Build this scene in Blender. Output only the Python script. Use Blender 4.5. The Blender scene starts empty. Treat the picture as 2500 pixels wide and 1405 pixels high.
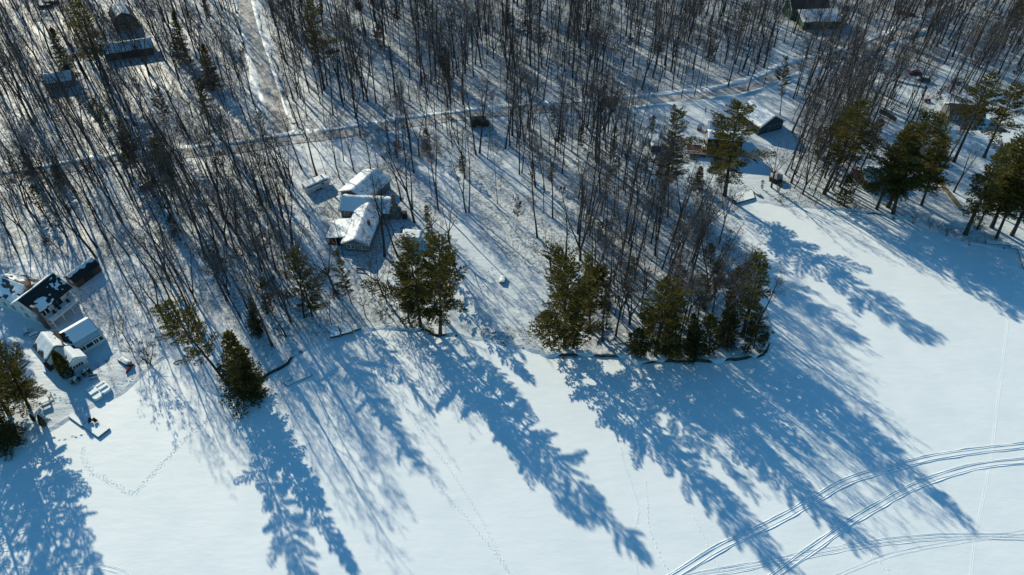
import bpy, math, random
from mathutils import Vector, Matrix, geometry, noise
R = math.radians
rnd = random.Random(7)
scn = bpy.context.scene
COL = scn.collection

# ------------------------------------------------------------------ camera, sky, sun, exposure
CAM_H, FPX, PITCH = 118.0, 1670.0, R(45)
cam = bpy.data.cameras.new("camera"); camo = bpy.data.objects.new("camera", cam); COL.objects.link(camo)
camo.location = (0, 0, CAM_H); camo.rotation_euler = (R(90) - PITCH, 0, 0)
cam.sensor_width = 36.0; cam.lens = 36.0 * FPX / 2500.0; cam.clip_end = 3000; cam.clip_start = 1
scn.camera = camo
SUN_AZ, SUN_EL = R(-54), R(24.5)            # azimuth the shadows fall towards, sun elevation
to_sun = Vector((-math.cos(SUN_AZ) * math.cos(SUN_EL), -math.sin(SUN_AZ) * math.cos(SUN_EL), math.sin(SUN_EL)))
world = bpy.data.worlds.new("World"); scn.world = world; world.use_nodes = True
wn = world.node_tree.nodes; wl = world.node_tree.links
sky = wn.new("ShaderNodeTexSky"); sky.sky_type = 'NISHITA'; sky.sun_disc = False
sky.sun_elevation = SUN_EL; sky.sun_rotation = math.atan2(to_sun.x, to_sun.y)
sky.air_density = 1.0; sky.dust_density = 0.0; sky.ozone_density = 5.0; sky.altitude = 200
tint = wn.new("ShaderNodeMixRGB"); tint.blend_type = 'MULTIPLY'; tint.inputs[0].default_value = 1; tint.inputs[2].default_value = (.57, 1.04, 1.02, 1)   # clear winter air, cool and even
wl.new(sky.outputs[0], tint.inputs[1]); wl.new(tint.outputs[0], wn["Background"].inputs[0]); wn["Background"].inputs[1].default_value = 0.118
sun = bpy.data.lights.new("sun", 'SUN'); suno = bpy.data.objects.new("sun", sun); COL.objects.link(suno)
sun.energy = 5.0; sun.angle = R(0.5); sun.color = (1.0, 0.91, 0.69)
suno.rotation_euler = to_sun.to_track_quat('Z', 'Y').to_euler()
scn.view_settings.view_transform = 'Standard'; scn.view_settings.look = 'None'
scn.view_settings.exposure = 0.18; scn.view_settings.gamma = 1.0

# ------------------------------------------------------------------ pixel to ground
def ray(px, py):
    x = (px - 1250) / FPX; v = (py - 702.5) / FPX
    c, s = math.cos(PITCH), math.sin(PITCH)
    return Vector((x, c - s * v, -s - c * v))
def G(px, py, z=0.0):
    d = ray(px, py); t = (CAM_H - z) / -d.z
    return Vector((d.x * t, d.y * t, z))

SHORE_PX = [(-400,1240,0.17),(-120,1165,0.17),(0,1125,0.19),(60,1078,0.19),(125,1047,0.19),(171,1018,0.19),(225,990,0.14),(290,962,0.14),(333,925,0.17),(378,885,0.17),(420,868,0.14),(455,890,0.17),
 (488,932,0.19),(520,955,.4),(560,966,.45),(618,942,.5),(645,920,.5),(700,890,.5),(716,866,.45),(760,846,0.19),(800,832,0.17),(870,812,0.17),(920,800,0.17),(960,801,.4),
 (1000,806,.45),(1040,806,.5),(1060,818,.5),(1090,815,.45),(1140,822,0.17),(1200,832,0.17),(1290,852,.4),(1340,866,.55),(1400,866,.6),(1500,871,.6),(1530,870,.4),(1560,885,.45),
 (1640,881,.5),(1700,884,.6),(1760,880,.6),(1850,870,.55),(1874,845,.5),(1880,812,.45),(1868,765,.4),(1850,715,0.19),(1828,660,0.19),(1798,600,0.17),(1768,556,0.17),(1745,520,0.17),
 (1772,494,0.17),(1850,490,0.17),(1900,500,0.19),(1980,506,0.19),(2050,511,.4),(2130,521,.45),(2200,532,.4),(2240,530,0.17),(2290,562,0.19),(2340,590,.4),(2400,600,.4),(2500,618,0.19),(2700,650,0.17),(3000,690,0.17)]
shore_raw = [(G(a, b), h) for a, b, h in SHORE_PX]
shore = []
for i in range(len(shore_raw) - 1):
    (p, h0), (q, h1) = shore_raw[i], shore_raw[i + 1]
    n = max(1, int((q - p).length / 1.0))
    pn = shore_raw[max(0, i - 1)][0]; qn = shore_raw[min(len(shore_raw) - 1, i + 2)][0]
    for k in range(n):
        t = k / n                                    # Catmull-Rom, then a little wobble
        a = 0.5 * ((2 * p) + (q - pn) * t + (2 * pn - 5 * p + 4 * q - qn) * t * t + (3 * p - pn - 3 * q + qn) * t ** 3)
        w = noise.noise(Vector((a.x * .45, a.y * .45, 3))) * .55 + noise.noise(Vector((a.x * 1.3, a.y * 1.3, 9))) * .2
        shore.append((a.x + w * .3, a.y + w, h0 + (h1 - h0) * t))
SEG = [(shore[i][0], shore[i][1], shore[i + 1][0], shore[i + 1][1], shore[i][2]) for i in range(0, len(shore) - 2, 2)]
def shore_dist(x, y):
    best = 1e9; bh = .4
    for i in range(0, len(shore), 2):
        s = shore[i]; d = (s[0] - x) ** 2 + (s[1] - y) ** 2
        if d < best: best = d; bh = s[2]
    return math.sqrt(best), bh
def base_z(x, y):
    return 0.62 + .22 * math.sin(x * .041 + 1) * math.cos(y * .037) + .16 * math.sin(x * .023 - y * .031)
_gzc = {}
def gz(x, y):
    k = (round(x * 2), round(y * 2))
    if k in _gzc: return _gzc[k]
    d, bh = shore_dist(x, y); t = min(1, d / 7.0); t = t * t * (3 - 2 * t)
    z = bh + (base_z(x, y) - bh) * t
    _gzc[k] = z
    return z
def P(px, py, up=0.0):                               # pixel to a point on the land
    z = .5
    for _ in range(2):
        p = G(px, py, z + up); z = gz(p.x, p.y)
    p.z = z + up
    return p
def top_height(b, tx, ty):                           # height of a vertical through b that meets the ray of a pixel
    d = ray(tx, ty); t = b.y / d.y
    return CAM_H + d.z * t - b.z, d.x * t - b.x

# ------------------------------------------------------------------ mesh helpers
class MB:
    def __init__(s): s.v = []; s.f = []
    def quad(s, *pts):
        n = len(s.v); s.v += [tuple(p) for p in pts]; s.f.append(tuple(range(n, n + len(pts))))
    def box(s, x0, x1, y0, y1, z0, z1, m=None):
        n = len(s.v)
        c = [(x0,y0,z0),(x1,y0,z0),(x1,y1,z0),(x0,y1,z0),(x0,y0,z1),(x1,y0,z1),(x1,y1,z1),(x0,y1,z1)]
        if m is not None: c = [tuple(m @ Vector(p)) for p in c]
        s.v += c
        s.f += [tuple(n + i for i in q) for q in ((0,3,2,1),(4,5,6,7),(0,1,5,4),(1,2,6,5),(2,3,7,6),(3,0,4,7))]
        return s
    def prism(s, prof, a0, a1, axis='x'):            # profile of (u, z) pushed along the axis
        n = len(s.v); k = len(prof)
        for a in (a0, a1):
            for u, z in prof: s.v.append((a, u, z) if axis == 'x' else (u, a, z))
        s.f.append(tuple(n + i for i in range(k - 1, -1, -1))); s.f.append(tuple(n + k + i for i in range(k)))
        for i in range(k):
            j = (i + 1) % k; s.f.append((n + i, n + j, n + k + j, n + k + i))
        return s
    def poly(s, pts, z0, z1):                        # outline in plan pushed upwards
        n = len(s.v); k = len(pts)
        s.v += [(p[0], p[1], z0) for p in pts] + [(p[0], p[1], z1) for p in pts]
        s.f.append(tuple(n + i for i in range(k - 1, -1, -1))); s.f.append(tuple(n + k + i for i in range(k)))
        for i in range(k):
            j = (i + 1) % k; s.f.append((n + i, n + j, n + k + j, n + k + i))
        return s
    def tube(s, pts, rad, sides=6, cap=True):
        n0 = len(s.v); m = len(pts)
        d0 = (pts[1] - pts[0]).normalized()
        a = d0.orthogonal().normalized()
        for i, p in enumerate(pts):
            d = (pts[min(i + 1, m - 1)] - pts[max(i - 1, 0)])
            if d.length < 1e-9: d = d0
            d = d.normalized(); a = (a - d * a.dot(d))
            if a.length < 1e-6: a = d.orthogonal()
            a = a.normalized(); b = d.cross(a)
            if i == m - 1 and rad[i] <= 0:
                s.v.append(tuple(p)); break
            for k in range(sides):
                t = 2 * math.pi * k / sides
                s.v.append(tuple(p + (a * math.cos(t) + b * math.sin(t)) * rad[i]))
        for i in range(m - 1):
            last = (i == m - 2 and rad[m - 1] <= 0)
            for k in range(sides):
                k2 = (k + 1) % sides; A = n0 + i * sides
                if last: s.f.append((A + k, A + k2, n0 + (m - 1) * sides))
                else: s.f.append((A + k, A + k2, A + sides + k2, A + sides + k))
        if cap and rad[m - 1] > 0: s.f.append(tuple(n0 + (m - 1) * sides + k for k in range(sides)))
        return s
    def mesh(s, name, mat, smooth=False):
        me = bpy.data.meshes.new(name); me.from_pydata(s.v, [], s.f)
        if mat: me.materials.append(mat)
        if smooth: me.polygons.foreach_set("use_smooth", [True] * len(me.polygons))
        me.update(); return me
    def build(s, name, mat, parent=None, smooth=False):
        o = bpy.data.objects.new(name, s.mesh(name, mat, smooth)); COL.objects.link(o)
        if parent: o.parent = parent
        return o
def tag(o, label=None, cat=None, group=None, kind=None):
    if label: o["label"] = label
    if cat: o["category"] = cat
    if group: o["group"] = group
    if kind: o["kind"] = kind
    return o
def thing(name, label, cat, loc, rz=0.0, group=None):
    o = bpy.data.objects.new(name, None); COL.objects.link(o); o.empty_display_size = .3
    o.location = loc; o.rotation_euler = (0, 0, rz)
    return tag(o, label, cat, group)
def part(name, mesh, parent):
    o = bpy.data.objects.new(name, mesh); COL.objects.link(o); o.parent = parent; return o

# ------------------------------------------------------------------ materials
def mat(name, c1, c2=None, scale=3.0, rough=.8, bump=0.0, bscale=None, spec=.3, stretch=None, metal=0.0, thr=(.35,.65), detail=6.0):
    m = bpy.data.materials.new(name); m.use_nodes = True
    nt = m.node_tree; b = nt.nodes["Principled BSDF"]
    b.inputs["Roughness"].default_value = rough; b.inputs["Specular IOR Level"].default_value = spec
    b.inputs["Metallic"].default_value = metal
    b.inputs["Base Color"].default_value = (*c1, 1)
    tc = nt.nodes.new("ShaderNodeTexCoord"); src = tc.outputs["Object"]
    if stretch:
        mp = nt.nodes.new("ShaderNodeMapping"); mp.inputs["Scale"].default_value = stretch
        nt.links.new(src, mp.inputs[0]); src = mp.outputs[0]
    if c2:
        n = nt.nodes.new("ShaderNodeTexNoise"); n.inputs["Scale"].default_value = scale; n.inputs["Detail"].default_value = detail
        nt.links.new(src, n.inputs["Vector"])
        r = nt.nodes.new("ShaderNodeValToRGB"); r.color_ramp.elements[0].position = thr[0]; r.color_ramp.elements[1].position = thr[1]
        r.color_ramp.elements[0].color = (*c1, 1); r.color_ramp.elements[1].color = (*c2, 1)
        nt.links.new(n.outputs[0], r.inputs[0]); nt.links.new(r.outputs[0], b.inputs["Base Color"])
    if bump:
        n2 = nt.nodes.new("ShaderNodeTexNoise"); n2.inputs["Scale"].default_value = bscale or scale; n2.inputs["Detail"].default_value = 5
        nt.links.new(src, n2.inputs["Vector"])
        bp = nt.nodes.new("ShaderNodeBump"); bp.inputs["Strength"].default_value = 1; bp.inputs["Distance"].default_value = bump
        nt.links.new(n2.outputs[0], bp.inputs["Height"]); nt.links.new(bp.outputs[0], b.inputs["Normal"])
    return m
def siding(name, c1, c2, pitch=.16, vertical=False):
    m = mat(name, c1, c2, scale=2.5, rough=.7)
    nt = m.node_tree; b = nt.nodes["Principled BSDF"]
    tc = nt.nodes.new("ShaderNodeTexCoord"); w = nt.nodes.new("ShaderNodeTexWave"); w.wave_type = 'BANDS'; w.wave_profile = 'SAW'
    w.bands_direction = 'X' if vertical else 'Z'; w.inputs["Scale"].default_value = .31 / pitch
    nt.links.new(tc.outputs["Object"], w.inputs["Vector"])
    bp = nt.nodes.new("ShaderNodeBump"); bp.inputs["Distance"].default_value = .03
    nt.links.new(w.outputs["Fac"], bp.inputs["Height"]); nt.links.new(bp.outputs[0], b.inputs["Normal"])
    return m
SNOW = (.84, .86, .88)
def snow_mat(name, litter_attr=False, fine=.02, coarse=.10, dim=1.0):
    m = bpy.data.materials.new(name); m.use_nodes = True
    nt = m.node_tree; N = nt.nodes.new; L = nt.links.new; b = nt.nodes["Principled BSDF"]
    b.inputs["Roughness"].default_value = .55; b.inputs["Specular IOR Level"].default_value = .25
    tc = N("ShaderNodeTexCoord")
    big = N("ShaderNodeTexNoise"); big.inputs["Scale"].default_value = .12; big.inputs["Detail"].default_value = 4; L(tc.outputs["Object"], big.inputs["Vector"])
    mp = N("ShaderNodeMapping"); mp.inputs["Rotation"].default_value = (0, 0, .5); mp.inputs["Scale"].default_value = (.35, 1.0, 1); L(tc.outputs["Object"], mp.inputs[0])
    mid = N("ShaderNodeTexNoise"); mid.inputs["Scale"].default_value = .55; mid.inputs["Detail"].default_value = 8; mid.inputs["Roughness"].default_value = .55; L(mp.outputs[0], mid.inputs["Vector"])
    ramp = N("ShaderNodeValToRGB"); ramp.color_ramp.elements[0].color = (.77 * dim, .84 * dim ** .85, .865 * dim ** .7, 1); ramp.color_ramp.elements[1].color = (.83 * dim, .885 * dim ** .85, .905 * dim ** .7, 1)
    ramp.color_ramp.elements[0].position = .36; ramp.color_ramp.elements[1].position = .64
    L(big.outputs[0], ramp.inputs[0])
    col = ramp.outputs[0]
    fin = N("ShaderNodeTexNoise"); fin.inputs["Scale"].default_value = 3.2; fin.inputs["Detail"].default_value = 7; fin.inputs["Roughness"].default_value = .7; L(tc.outputs["Object"], fin.inputs["Vector"])
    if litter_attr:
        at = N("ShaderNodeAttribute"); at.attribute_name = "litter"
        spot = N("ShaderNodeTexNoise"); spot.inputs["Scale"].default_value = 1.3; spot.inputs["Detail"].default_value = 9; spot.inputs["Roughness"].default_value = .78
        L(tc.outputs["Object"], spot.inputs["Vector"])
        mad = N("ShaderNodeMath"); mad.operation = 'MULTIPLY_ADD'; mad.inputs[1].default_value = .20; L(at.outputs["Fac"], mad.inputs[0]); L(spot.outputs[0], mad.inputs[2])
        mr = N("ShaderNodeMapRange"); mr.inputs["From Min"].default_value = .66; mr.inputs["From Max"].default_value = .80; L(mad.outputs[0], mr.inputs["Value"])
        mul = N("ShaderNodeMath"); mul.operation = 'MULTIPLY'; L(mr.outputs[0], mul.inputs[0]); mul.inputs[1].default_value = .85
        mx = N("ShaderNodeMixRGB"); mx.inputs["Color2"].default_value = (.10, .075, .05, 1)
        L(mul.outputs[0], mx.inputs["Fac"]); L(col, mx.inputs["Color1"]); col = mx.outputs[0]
    L(col, b.inputs["Base Color"])
    b1 = N("ShaderNodeBump"); b1.inputs["Distance"].default_value = coarse; L(mid.outputs[0], b1.inputs["Height"])
    b2 = N("ShaderNodeBump"); b2.inputs["Distance"].default_value = fine; L(fin.outputs[0], b2.inputs["Height"]); L(b1.outputs[0], b2.inputs["Normal"])
    L(b2.outputs[0], b.inputs["Normal"])
    return m
M = {}
M['lake'] = snow_mat("lake_snow", fine=.014, coarse=.06)
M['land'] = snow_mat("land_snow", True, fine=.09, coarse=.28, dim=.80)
M['snow'] = snow_mat("roof_snow", fine=.02, coarse=.05)
M['bank'] = mat("bank_earth", (.035,.028,.02), (.10,.08,.06), 1.5, .95, .15)
M['road'] = mat("road_dirty_snow", (.33,.315,.285), (.62,.615,.60), .45, .9, .08, 2.0, stretch=(1,1,1), thr=(.36,.6), detail=10)
M['bark'] = mat("bark", (.028,.024,.021), (.058,.050,.044), 2.0, .9, .03, 6)
M['bark2'] = mat("bark_grey", (.036,.030,.025), (.070,.058,.050), 2.0, .9, .03, 6)
M['twig'] = mat("twig", (.070,.058,.052), (.120,.102,.092), .6, .9)
M['pinebark'] = mat("pine_bark", (.035,.027,.022), (.075,.06,.05), 2.0, .9, .05, 5)
M['deadleaf'] = mat("dead_leaf", (.16,.065,.03), (.10,.045,.02), 2.0, .8)
def needle_mat(name, c1, c2):
    m = mat(name, c1, c2, .8, .6, thr=(.3,.7), spec=.2)
    nt = m.node_tree; b = nt.nodes["Principled BSDF"]; out = nt.nodes["Material Output"]
    tr = nt.nodes.new("ShaderNodeBsdfTranslucent"); ms = nt.nodes.new("ShaderNodeMixShader"); ms.inputs[0].default_value = .3
    tr.inputs[0].default_value = (.15, .13, .02, 1)
    nt.links.new(b.outputs[0], ms.inputs[1]); nt.links.new(tr.outputs[0], ms.inputs[2]); nt.links.new(ms.outputs[0], out.inputs[0])
    return m
M['needle'] = needle_mat("pine_needles", (.060,.066,.016), (.125,.108,.022))
M['needle2'] = needle_mat("hemlock_needles", (.038,.050,.018), (.075,.076,.024))
M['needle3'] = needle_mat("brown_cedar_needles", (.06,.045,.025), (.085,.055,.03))
M['white'] = siding("white_clapboard", (.66,.65,.62), (.74,.73,.70))
M['grey'] = siding("grey_clapboard", (.15,.165,.175), (.20,.215,.22))
M['green'] = siding("green_clapboard", (.035,.10,.065), (.05,.13,.085))
M['olive'] = siding("olive_clapboard", (.075,.085,.06), (.10,.11,.075))
M['tan'] = siding("tan_clapboard", (.25,.22,.19), (.31,.275,.24))
M['brown'] = siding("brown_clapboard", (.09,.06,.042), (.13,.09,.065))
M['blue'] = siding("blue_clapboard", (.035,.055,.085), (.055,.08,.115))
M['ochre'] = siding("ochre_clapboard", (.38,.27,.10), (.46,.33,.14))
M['shingle'] = mat("dark_shingle", (.018,.018,.021), (.045,.043,.042), 4, .9, .03, 8)
M['brownshingle'] = mat("brown_shingle", (.075,.058,.045), (.13,.105,.085), 4, .9, .03, 8)
M['trim'] = mat("white_trim", (.70,.69,.66), (.76,.75,.73), 4, .5)
M['darktrim'] = mat("dark_trim", (.06,.055,.05), (.09,.08,.07), 4, .6)
M['yellowtrim'] = mat("yellow_trim", (.5,.34,.10), (.55,.40,.14), 4, .6)
M['glass'] = mat("window_glass", (.012,.016,.022), None, rough=.06, spec=.8)
M['stone'] = mat("fieldstone", (.10,.095,.09), (.26,.245,.23), 2.2, .9, .12, 2.2)
M['brick'] = mat("brick", (.12,.05,.035), (.19,.085,.06), 6, .9, .03)
M['wood'] = mat("weathered_wood", (.11,.085,.065), (.20,.165,.13), 3, .85, .02, stretch=(1,8,8))
M['fence'] = mat("tan_fence_wood", (.20,.155,.09), (.29,.23,.145), 2, .8, .01, stretch=(6,6,1))
M['deck'] = mat("brown_deck", (.075,.036,.026), (.11,.058,.042), 2, .8, .01, stretch=(1,7,1))
M['darkwood'] = mat("dark_wood", (.03,.024,.02), (.06,.05,.042), 3, .85)
M['metal'] = mat("grey_metal", (.35,.36,.37), (.45,.46,.47), 5, .4, metal=.7)
M['black'] = mat("black_cloth", (.012,.012,.014), (.025,.025,.028), 3, .7)
M['rubber'] = mat("rubber", (.015,.015,.015), (.025,.025,.025), 5, .8)
M['redp'] = mat("red_plastic", (.26,.02,.025), (.32,.03,.03), 3, .45)
M['carred'] = mat("dark_red_paint", (.16,.03,.02), (.20,.04,.025), 1, .35)
M['carblue'] = mat("slate_paint", (.06,.085,.12), (.08,.105,.14), 1, .35)
M['vanbrown'] = mat("dark_brown_paint", (.045,.030,.018), (.06,.042,.026), 1, .4)
M['flagred'] = mat("flag_red", (.5,.03,.05), (.55,.04,.06), 3, .7)
M['flagwhite'] = mat("flag_white", (.75,.74,.72), None, rough=.7)
M['flagblue'] = mat("flag_blue", (.03,.04,.18), None, rough=.7)
M['camper'] = mat("camper_white", (.62,.63,.63), (.70,.71,.71), 1, .4)
M['dry'] = mat("dry_stalk", (.13,.09,.06), (.22,.165,.11), 1, .9)
M['tarpgrey'] = mat("grey_canvas", (.20,.20,.20), (.28,.28,.27), 3, .8)

# ------------------------------------------------------------------ setting: lake, land, bank
def in_poly(x, y, poly):
    c = False; j = len(poly) - 1
    for i in range(len(poly)):
        xi, yi = poly[i]; xj, yj = poly[j]
        if (yi > y) != (yj > y) and x < (xj - xi) * (y - yi) / (yj - yi) + xi: c = not c
        j = i
    return c
def px_poly(pts): return [(G(a, b, .6).x, G(a, b, .6).y) for a, b in pts]

m = MB(); n = 60
for j in range(n + 1):
    for i in range(n + 1): m.v.append((-800 + 1600 * i / n, -400 + 1500 * j / n, 0))
for j in range(n):
    for i in range(n):
        a = j * (n + 1) + i; m.f.append((a, a + 1, a + n + 2, a + n + 1))
tag(m.build("frozen_lake", M['lake']), kind="structure")["label"] = "frozen lake under smooth snow with long blue tree shadows"

# woods (where bases of bare trees stand), in photo pixels
WOODS = {
 'upper_left': ([(-60,-5),(572,-5),(600,110),(635,290),(600,345),(300,385),(-60,425)], 5.4, "bare tree in the wood around the long shed, upper left", "bare trees around the upper-left buildings"),
 'upper_mid': ([(640,-5),(1320,-5),(1320,238),(1100,262),(900,292),(735,322),(705,280)], 4.55, "bare tree in the dense wood behind the lane, near the side road", "bare trees behind the lane beside the side road"),
 'upper_right': ([(1320,-5),(1900,-5),(1890,180),(1800,212),(1560,232),(1320,248)], 4.55, "bare tree in the dense wood behind the lane, left of the green house", "bare trees behind the lane left of the green house"),
 'far_right': ([(1900,-5),(2570,-5),(2570,190),(2400,190),(2290,160),(2180,150),(2120,135),(2060,160),(1950,150),(1905,110)], 4.8, "bare tree in the wood by the winding road, top right corner", "bare trees along the winding road"),
 'right_slope': ([(1935,215),(2060,180),(2130,205),(2200,240),(2150,330),(2090,360),(2000,330),(1930,330)], 3.9, "bare tree between the driveway and the lakeside pines", "bare trees below the driveway"),
 'left_yard': ([(-60,520),(120,500),(250,520),(330,640),(330,700),(260,640),(100,640),(-60,650)], 5.6, "bare tree on the slope above the white house", "bare trees above the white house"),
 'cottage_side': ([(330,700),(480,650),(520,740),(470,830),(420,850),(360,800)], 5.6, "bare tree between the cottage and the leaning pine", "bare trees right of the cottage"),
 'shore_mid': ([(700,640),(800,650),(960,690),(960,790),(860,800),(740,830),(700,780)], 6.0, "bare tree on the bank below the grey house", "bare trees below the grey house"),
 'house_yard': ([(720,420),(760,500),(800,600),(860,640),(1000,660),(1090,560),(1060,430),(960,410),(900,400)], 7.5, "bare tree in the clearing round the grey house", "bare trees round the grey house"),
 'lawn': ([(1100,400),(1220,420),(1320,500),(1400,600),(1350,700),(1180,600)], 12.0, "bare tree standing on the open lawn", "bare trees on the lawn"),
 'point_bank': ([(1560,840),(1640,790),(1760,770),(1860,790),(1865,845),(1700,872),(1560,868)], 5.5, "bare tree along the dark bank of the point", "bare trees along the point's bank"),
 'right_yard': ([(2190,250),(2290,240),(2330,330),(2320,420),(2250,420),(2200,330)], 5.2, "bare tree in the yard above the tan fence", "bare trees in the right-hand yard"),
 'right_edge': ([(2270,190),(2570,200),(2570,260),(2400,230),(2300,232)], 4.2, "slender bare tree on the slope above the right-hand pines", "bare trees above the right-hand pines"),
 'lane_left': ([(-60,462),(200,432),(420,400),(640,385),(722,405),(715,470),(700,560),(655,650),(600,690),(480,640),(400,600),(250,520),(120,500),(-60,520)], 4.1, "bare tree on the shaded slope between the lane and the white house", "bare trees below the lane, left"),
 'shore_left': ([(470,660),(600,690),(680,640),(720,740),(700,850),(640,880),(560,800),(470,740)], 4.2, "bare tree on the bank behind the leaning pine", "bare trees behind the leaning pine"),
 'mid': ([(860,330),(1020,320),(1180,300),(1330,288),(1540,268),(1560,330),(1590,420),(1640,500),(1560,510),(1440,480),(1350,430),(1240,370),(1130,350),(1040,400),(960,400)], 4.7, "bare tree between the lane and the open lawn", "bare trees between the lane and the lawn"),
 'point': ([(1400,480),(1600,500),(1740,530),(1790,640),(1810,760),(1780,850),(1640,862),(1430,850),(1420,700),(1400,580)], 4.7, "bare tree on the wooded point among the lakeside pines", "bare trees on the wooded point"),
 'right_shore': ([(1905,380),(2010,330),(2110,360),(2080,400),(2100,480),(2050,500),(1960,495),(1910,480)], 3.4, "bare tree on the shore between the two right-hand houses", "bare trees on the right shore"),
}
WOOD_POLY = {k: px_poly(v[0]) for k, v in WOODS.items()}
LITTER_EXTRA = [px_poly(p) for p in ([(130,690),(330,690),(360,760),(280,800),(190,770)], [(1130,790),(1330,800),(1330,860),(1150,830)], [(2230,540),(2400,560),(2500,600),(2350,595)], [(1280,300),(1330,480),(1420,520),(1420,470)], [(1880,470),(2130,490),(2130,522),(1880,505)])]
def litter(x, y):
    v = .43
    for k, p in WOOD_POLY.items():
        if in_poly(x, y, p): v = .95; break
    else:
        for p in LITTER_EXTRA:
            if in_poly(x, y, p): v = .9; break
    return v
pts, edges = [], []
for s in shore: pts.append(Vector((s[0], s[1])))
ns = len(pts)
pts += [Vector((800, shore[-1][1])), Vector((800, 1100)), Vector((-800, 1100)), Vector((-800, shore[0][1]))]
nb = len(pts)
edges = [(i, (i + 1) % nb) for i in range(nb)]
poly2 = [(p.x, p.y) for p in pts]
for off in (.7, 2.0, 4.5):
    for i in range(1, ns - 1, 1 if off < 1 else 2):
        t = (pts[i + 1] - pts[i - 1]).normalized(); q = pts[i] + Vector((-t.y, t.x)) * off
        if in_poly(q.x, q.y, poly2): pts.append(q)
y = 52.0
while y < 345:
    x = -270.0
    while x < 270:
        q = (x + rnd.uniform(-.8, .8), y + rnd.uniform(-.8, .8))
        if in_poly(q[0], q[1], poly2) and abs(q[0]) < 45 + q[1] * .78: pts.append(Vector(q))
        x += 3.2
    y += 3.2
for yy in range(100, 1100, 70):
    for xx in range(-770, 800, 70):
        if in_poly(xx, yy, poly2) and not (abs(xx) < 45 + yy * .78 and yy < 350): pts.append(Vector((xx, yy)))
vo, eo, fo, *_ = geometry.delaunay_2d_cdt(pts, edges, [], 1, 1e-4)
m = MB(); lit = []
for v in vo:
    d, bh = shore_dist(v.x, v.y)
    z = gz(v.x, v.y) + noise.noise(Vector((v.x * .3, v.y * .3, 1))) * .10 * min(1, d / 4) if abs(v.x) < 400 and v.y < 500 else .5
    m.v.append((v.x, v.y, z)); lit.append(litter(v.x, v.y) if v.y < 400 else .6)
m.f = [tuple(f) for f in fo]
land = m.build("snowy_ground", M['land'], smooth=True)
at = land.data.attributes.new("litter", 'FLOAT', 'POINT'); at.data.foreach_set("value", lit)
if land.data.polygons[0].normal.z < 0: land.data.flip_normals()
tag(land, "snow-covered ground of the yards and woods", kind="structure")
def steep(s):
    return min(1, max(0, (s[2] - .36) / .14)) * min(1, max(0, .95 + 2.4 * noise.noise(Vector((s[0] * .21, s[1] * .21, 7))) + .8 * noise.noise(Vector((s[0] * .9, s[1] * .9, 3)))))
def bank_strip(dark):                                 # undercut earth where the shore is steep, a soft snow slope elsewhere
    m = MB()
    for i, s in enumerate(shore):
        t = Vector(pts[min(i + 1, ns - 1)] - pts[max(i - 1, 0)]).normalized(); nx, ny = t.y, -t.x
        h = s[2]; w = noise.noise(Vector((s[0] * .7, s[1] * .7, 5))) * .2
        if dark:
            f = steep(s)
            up = h * (.25 + .72 * f) - .03
            m.v += [(s[0] - nx * .3, s[1] - ny * .3, up - .02), (s[0] + nx * (.02 + .12 * f), s[1] + ny * (.02 + .12 * f), up), (s[0] + nx * .12 * f, s[1] + ny * .12 * f, up * .5), (s[0] + nx * (.1 + .35 * f + w * f), s[1] + ny * (.1 + .35 * f + w * f), .012 - .05 * (1 - f)), (s[0], s[1], -.3)]
        else:
            f = steep(s)
            o = (.9 + w) * (1 - f) - .3 * f
            m.v += [(s[0] - nx * .35, s[1] - ny * .35, h + .03), (s[0] + nx * (.05 - .3 * f), s[1] + ny * (.05 - .3 * f), h * (.97 + .04 * f)), (s[0] + nx * o * .4, s[1] + ny * o * .4, h * (.62 + .4 * f)), (s[0] + nx * o * .75, s[1] + ny * o * .75, h * (.2 + .82 * f)), (s[0] + nx * o, s[1] + ny * o, -.02 * (1 - f) + 1.03 * f * h)]
    for i in range(len(shore) - 1):
        for k in range(4):
            a = i * 5 + k; m.f.append((a, a + 1, a + 6, a + 5))
    return m
tag(bank_strip(True).build("shore_bank", M['bank']), "dark undercut earth bank along the steep parts of the shoreline", kind="structure")
tag(bank_strip(False).build("shore_slope", M['land'], smooth=True), "soft snow slope from the yards down to the lake", kind="structure")

# ------------------------------------------------------------------ roads, snow banks, tracks
def resample(ptl, step):
    out = []
    for i in range(len(ptl) - 1):
        p0 = ptl[max(0, i - 1)]; p = ptl[i]; q = ptl[i + 1]; q1 = ptl[min(len(ptl) - 1, i + 2)]
        n = max(1, int((q - p).length / step))
        for k in range(n):
            t = k / n
            out.append(0.5 * ((2 * p) + (q - p0) * t + (2 * p0 - 5 * p + 4 * q - q1) * t * t + (3 * p - p0 - 3 * q + q1) * t ** 3))
    out.append(ptl[-1]); return out
def strip(path, prof, zf, wob=0.0, seed=0):           # profile (offset, height) swept along a path
    m = MB(); k = len(prof)
    for i, p in enumerate(path):
        t = (path[min(i + 1, len(path) - 1)] - path[max(i - 1, 0)]); t.z = 0; t = t.normalized(); nx, ny = t.y, -t.x
        for a, (o, h) in enumerate(prof):
            e = noise.noise(Vector((i * .23, a * 3.1, seed))) * wob
            o2 = o * (1 + e * .4); x = p.x + nx * o2; y = p.y + ny * o2
            m.v.append((x, y, zf(x, y) + h * (1 + e * 1.2)))
    for i in range(len(path) - 1):
        for a in range(k - 1):
            b = i * k + a; m.f.append((b, b + k, b + k + 1, b + 1))
    return m
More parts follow.
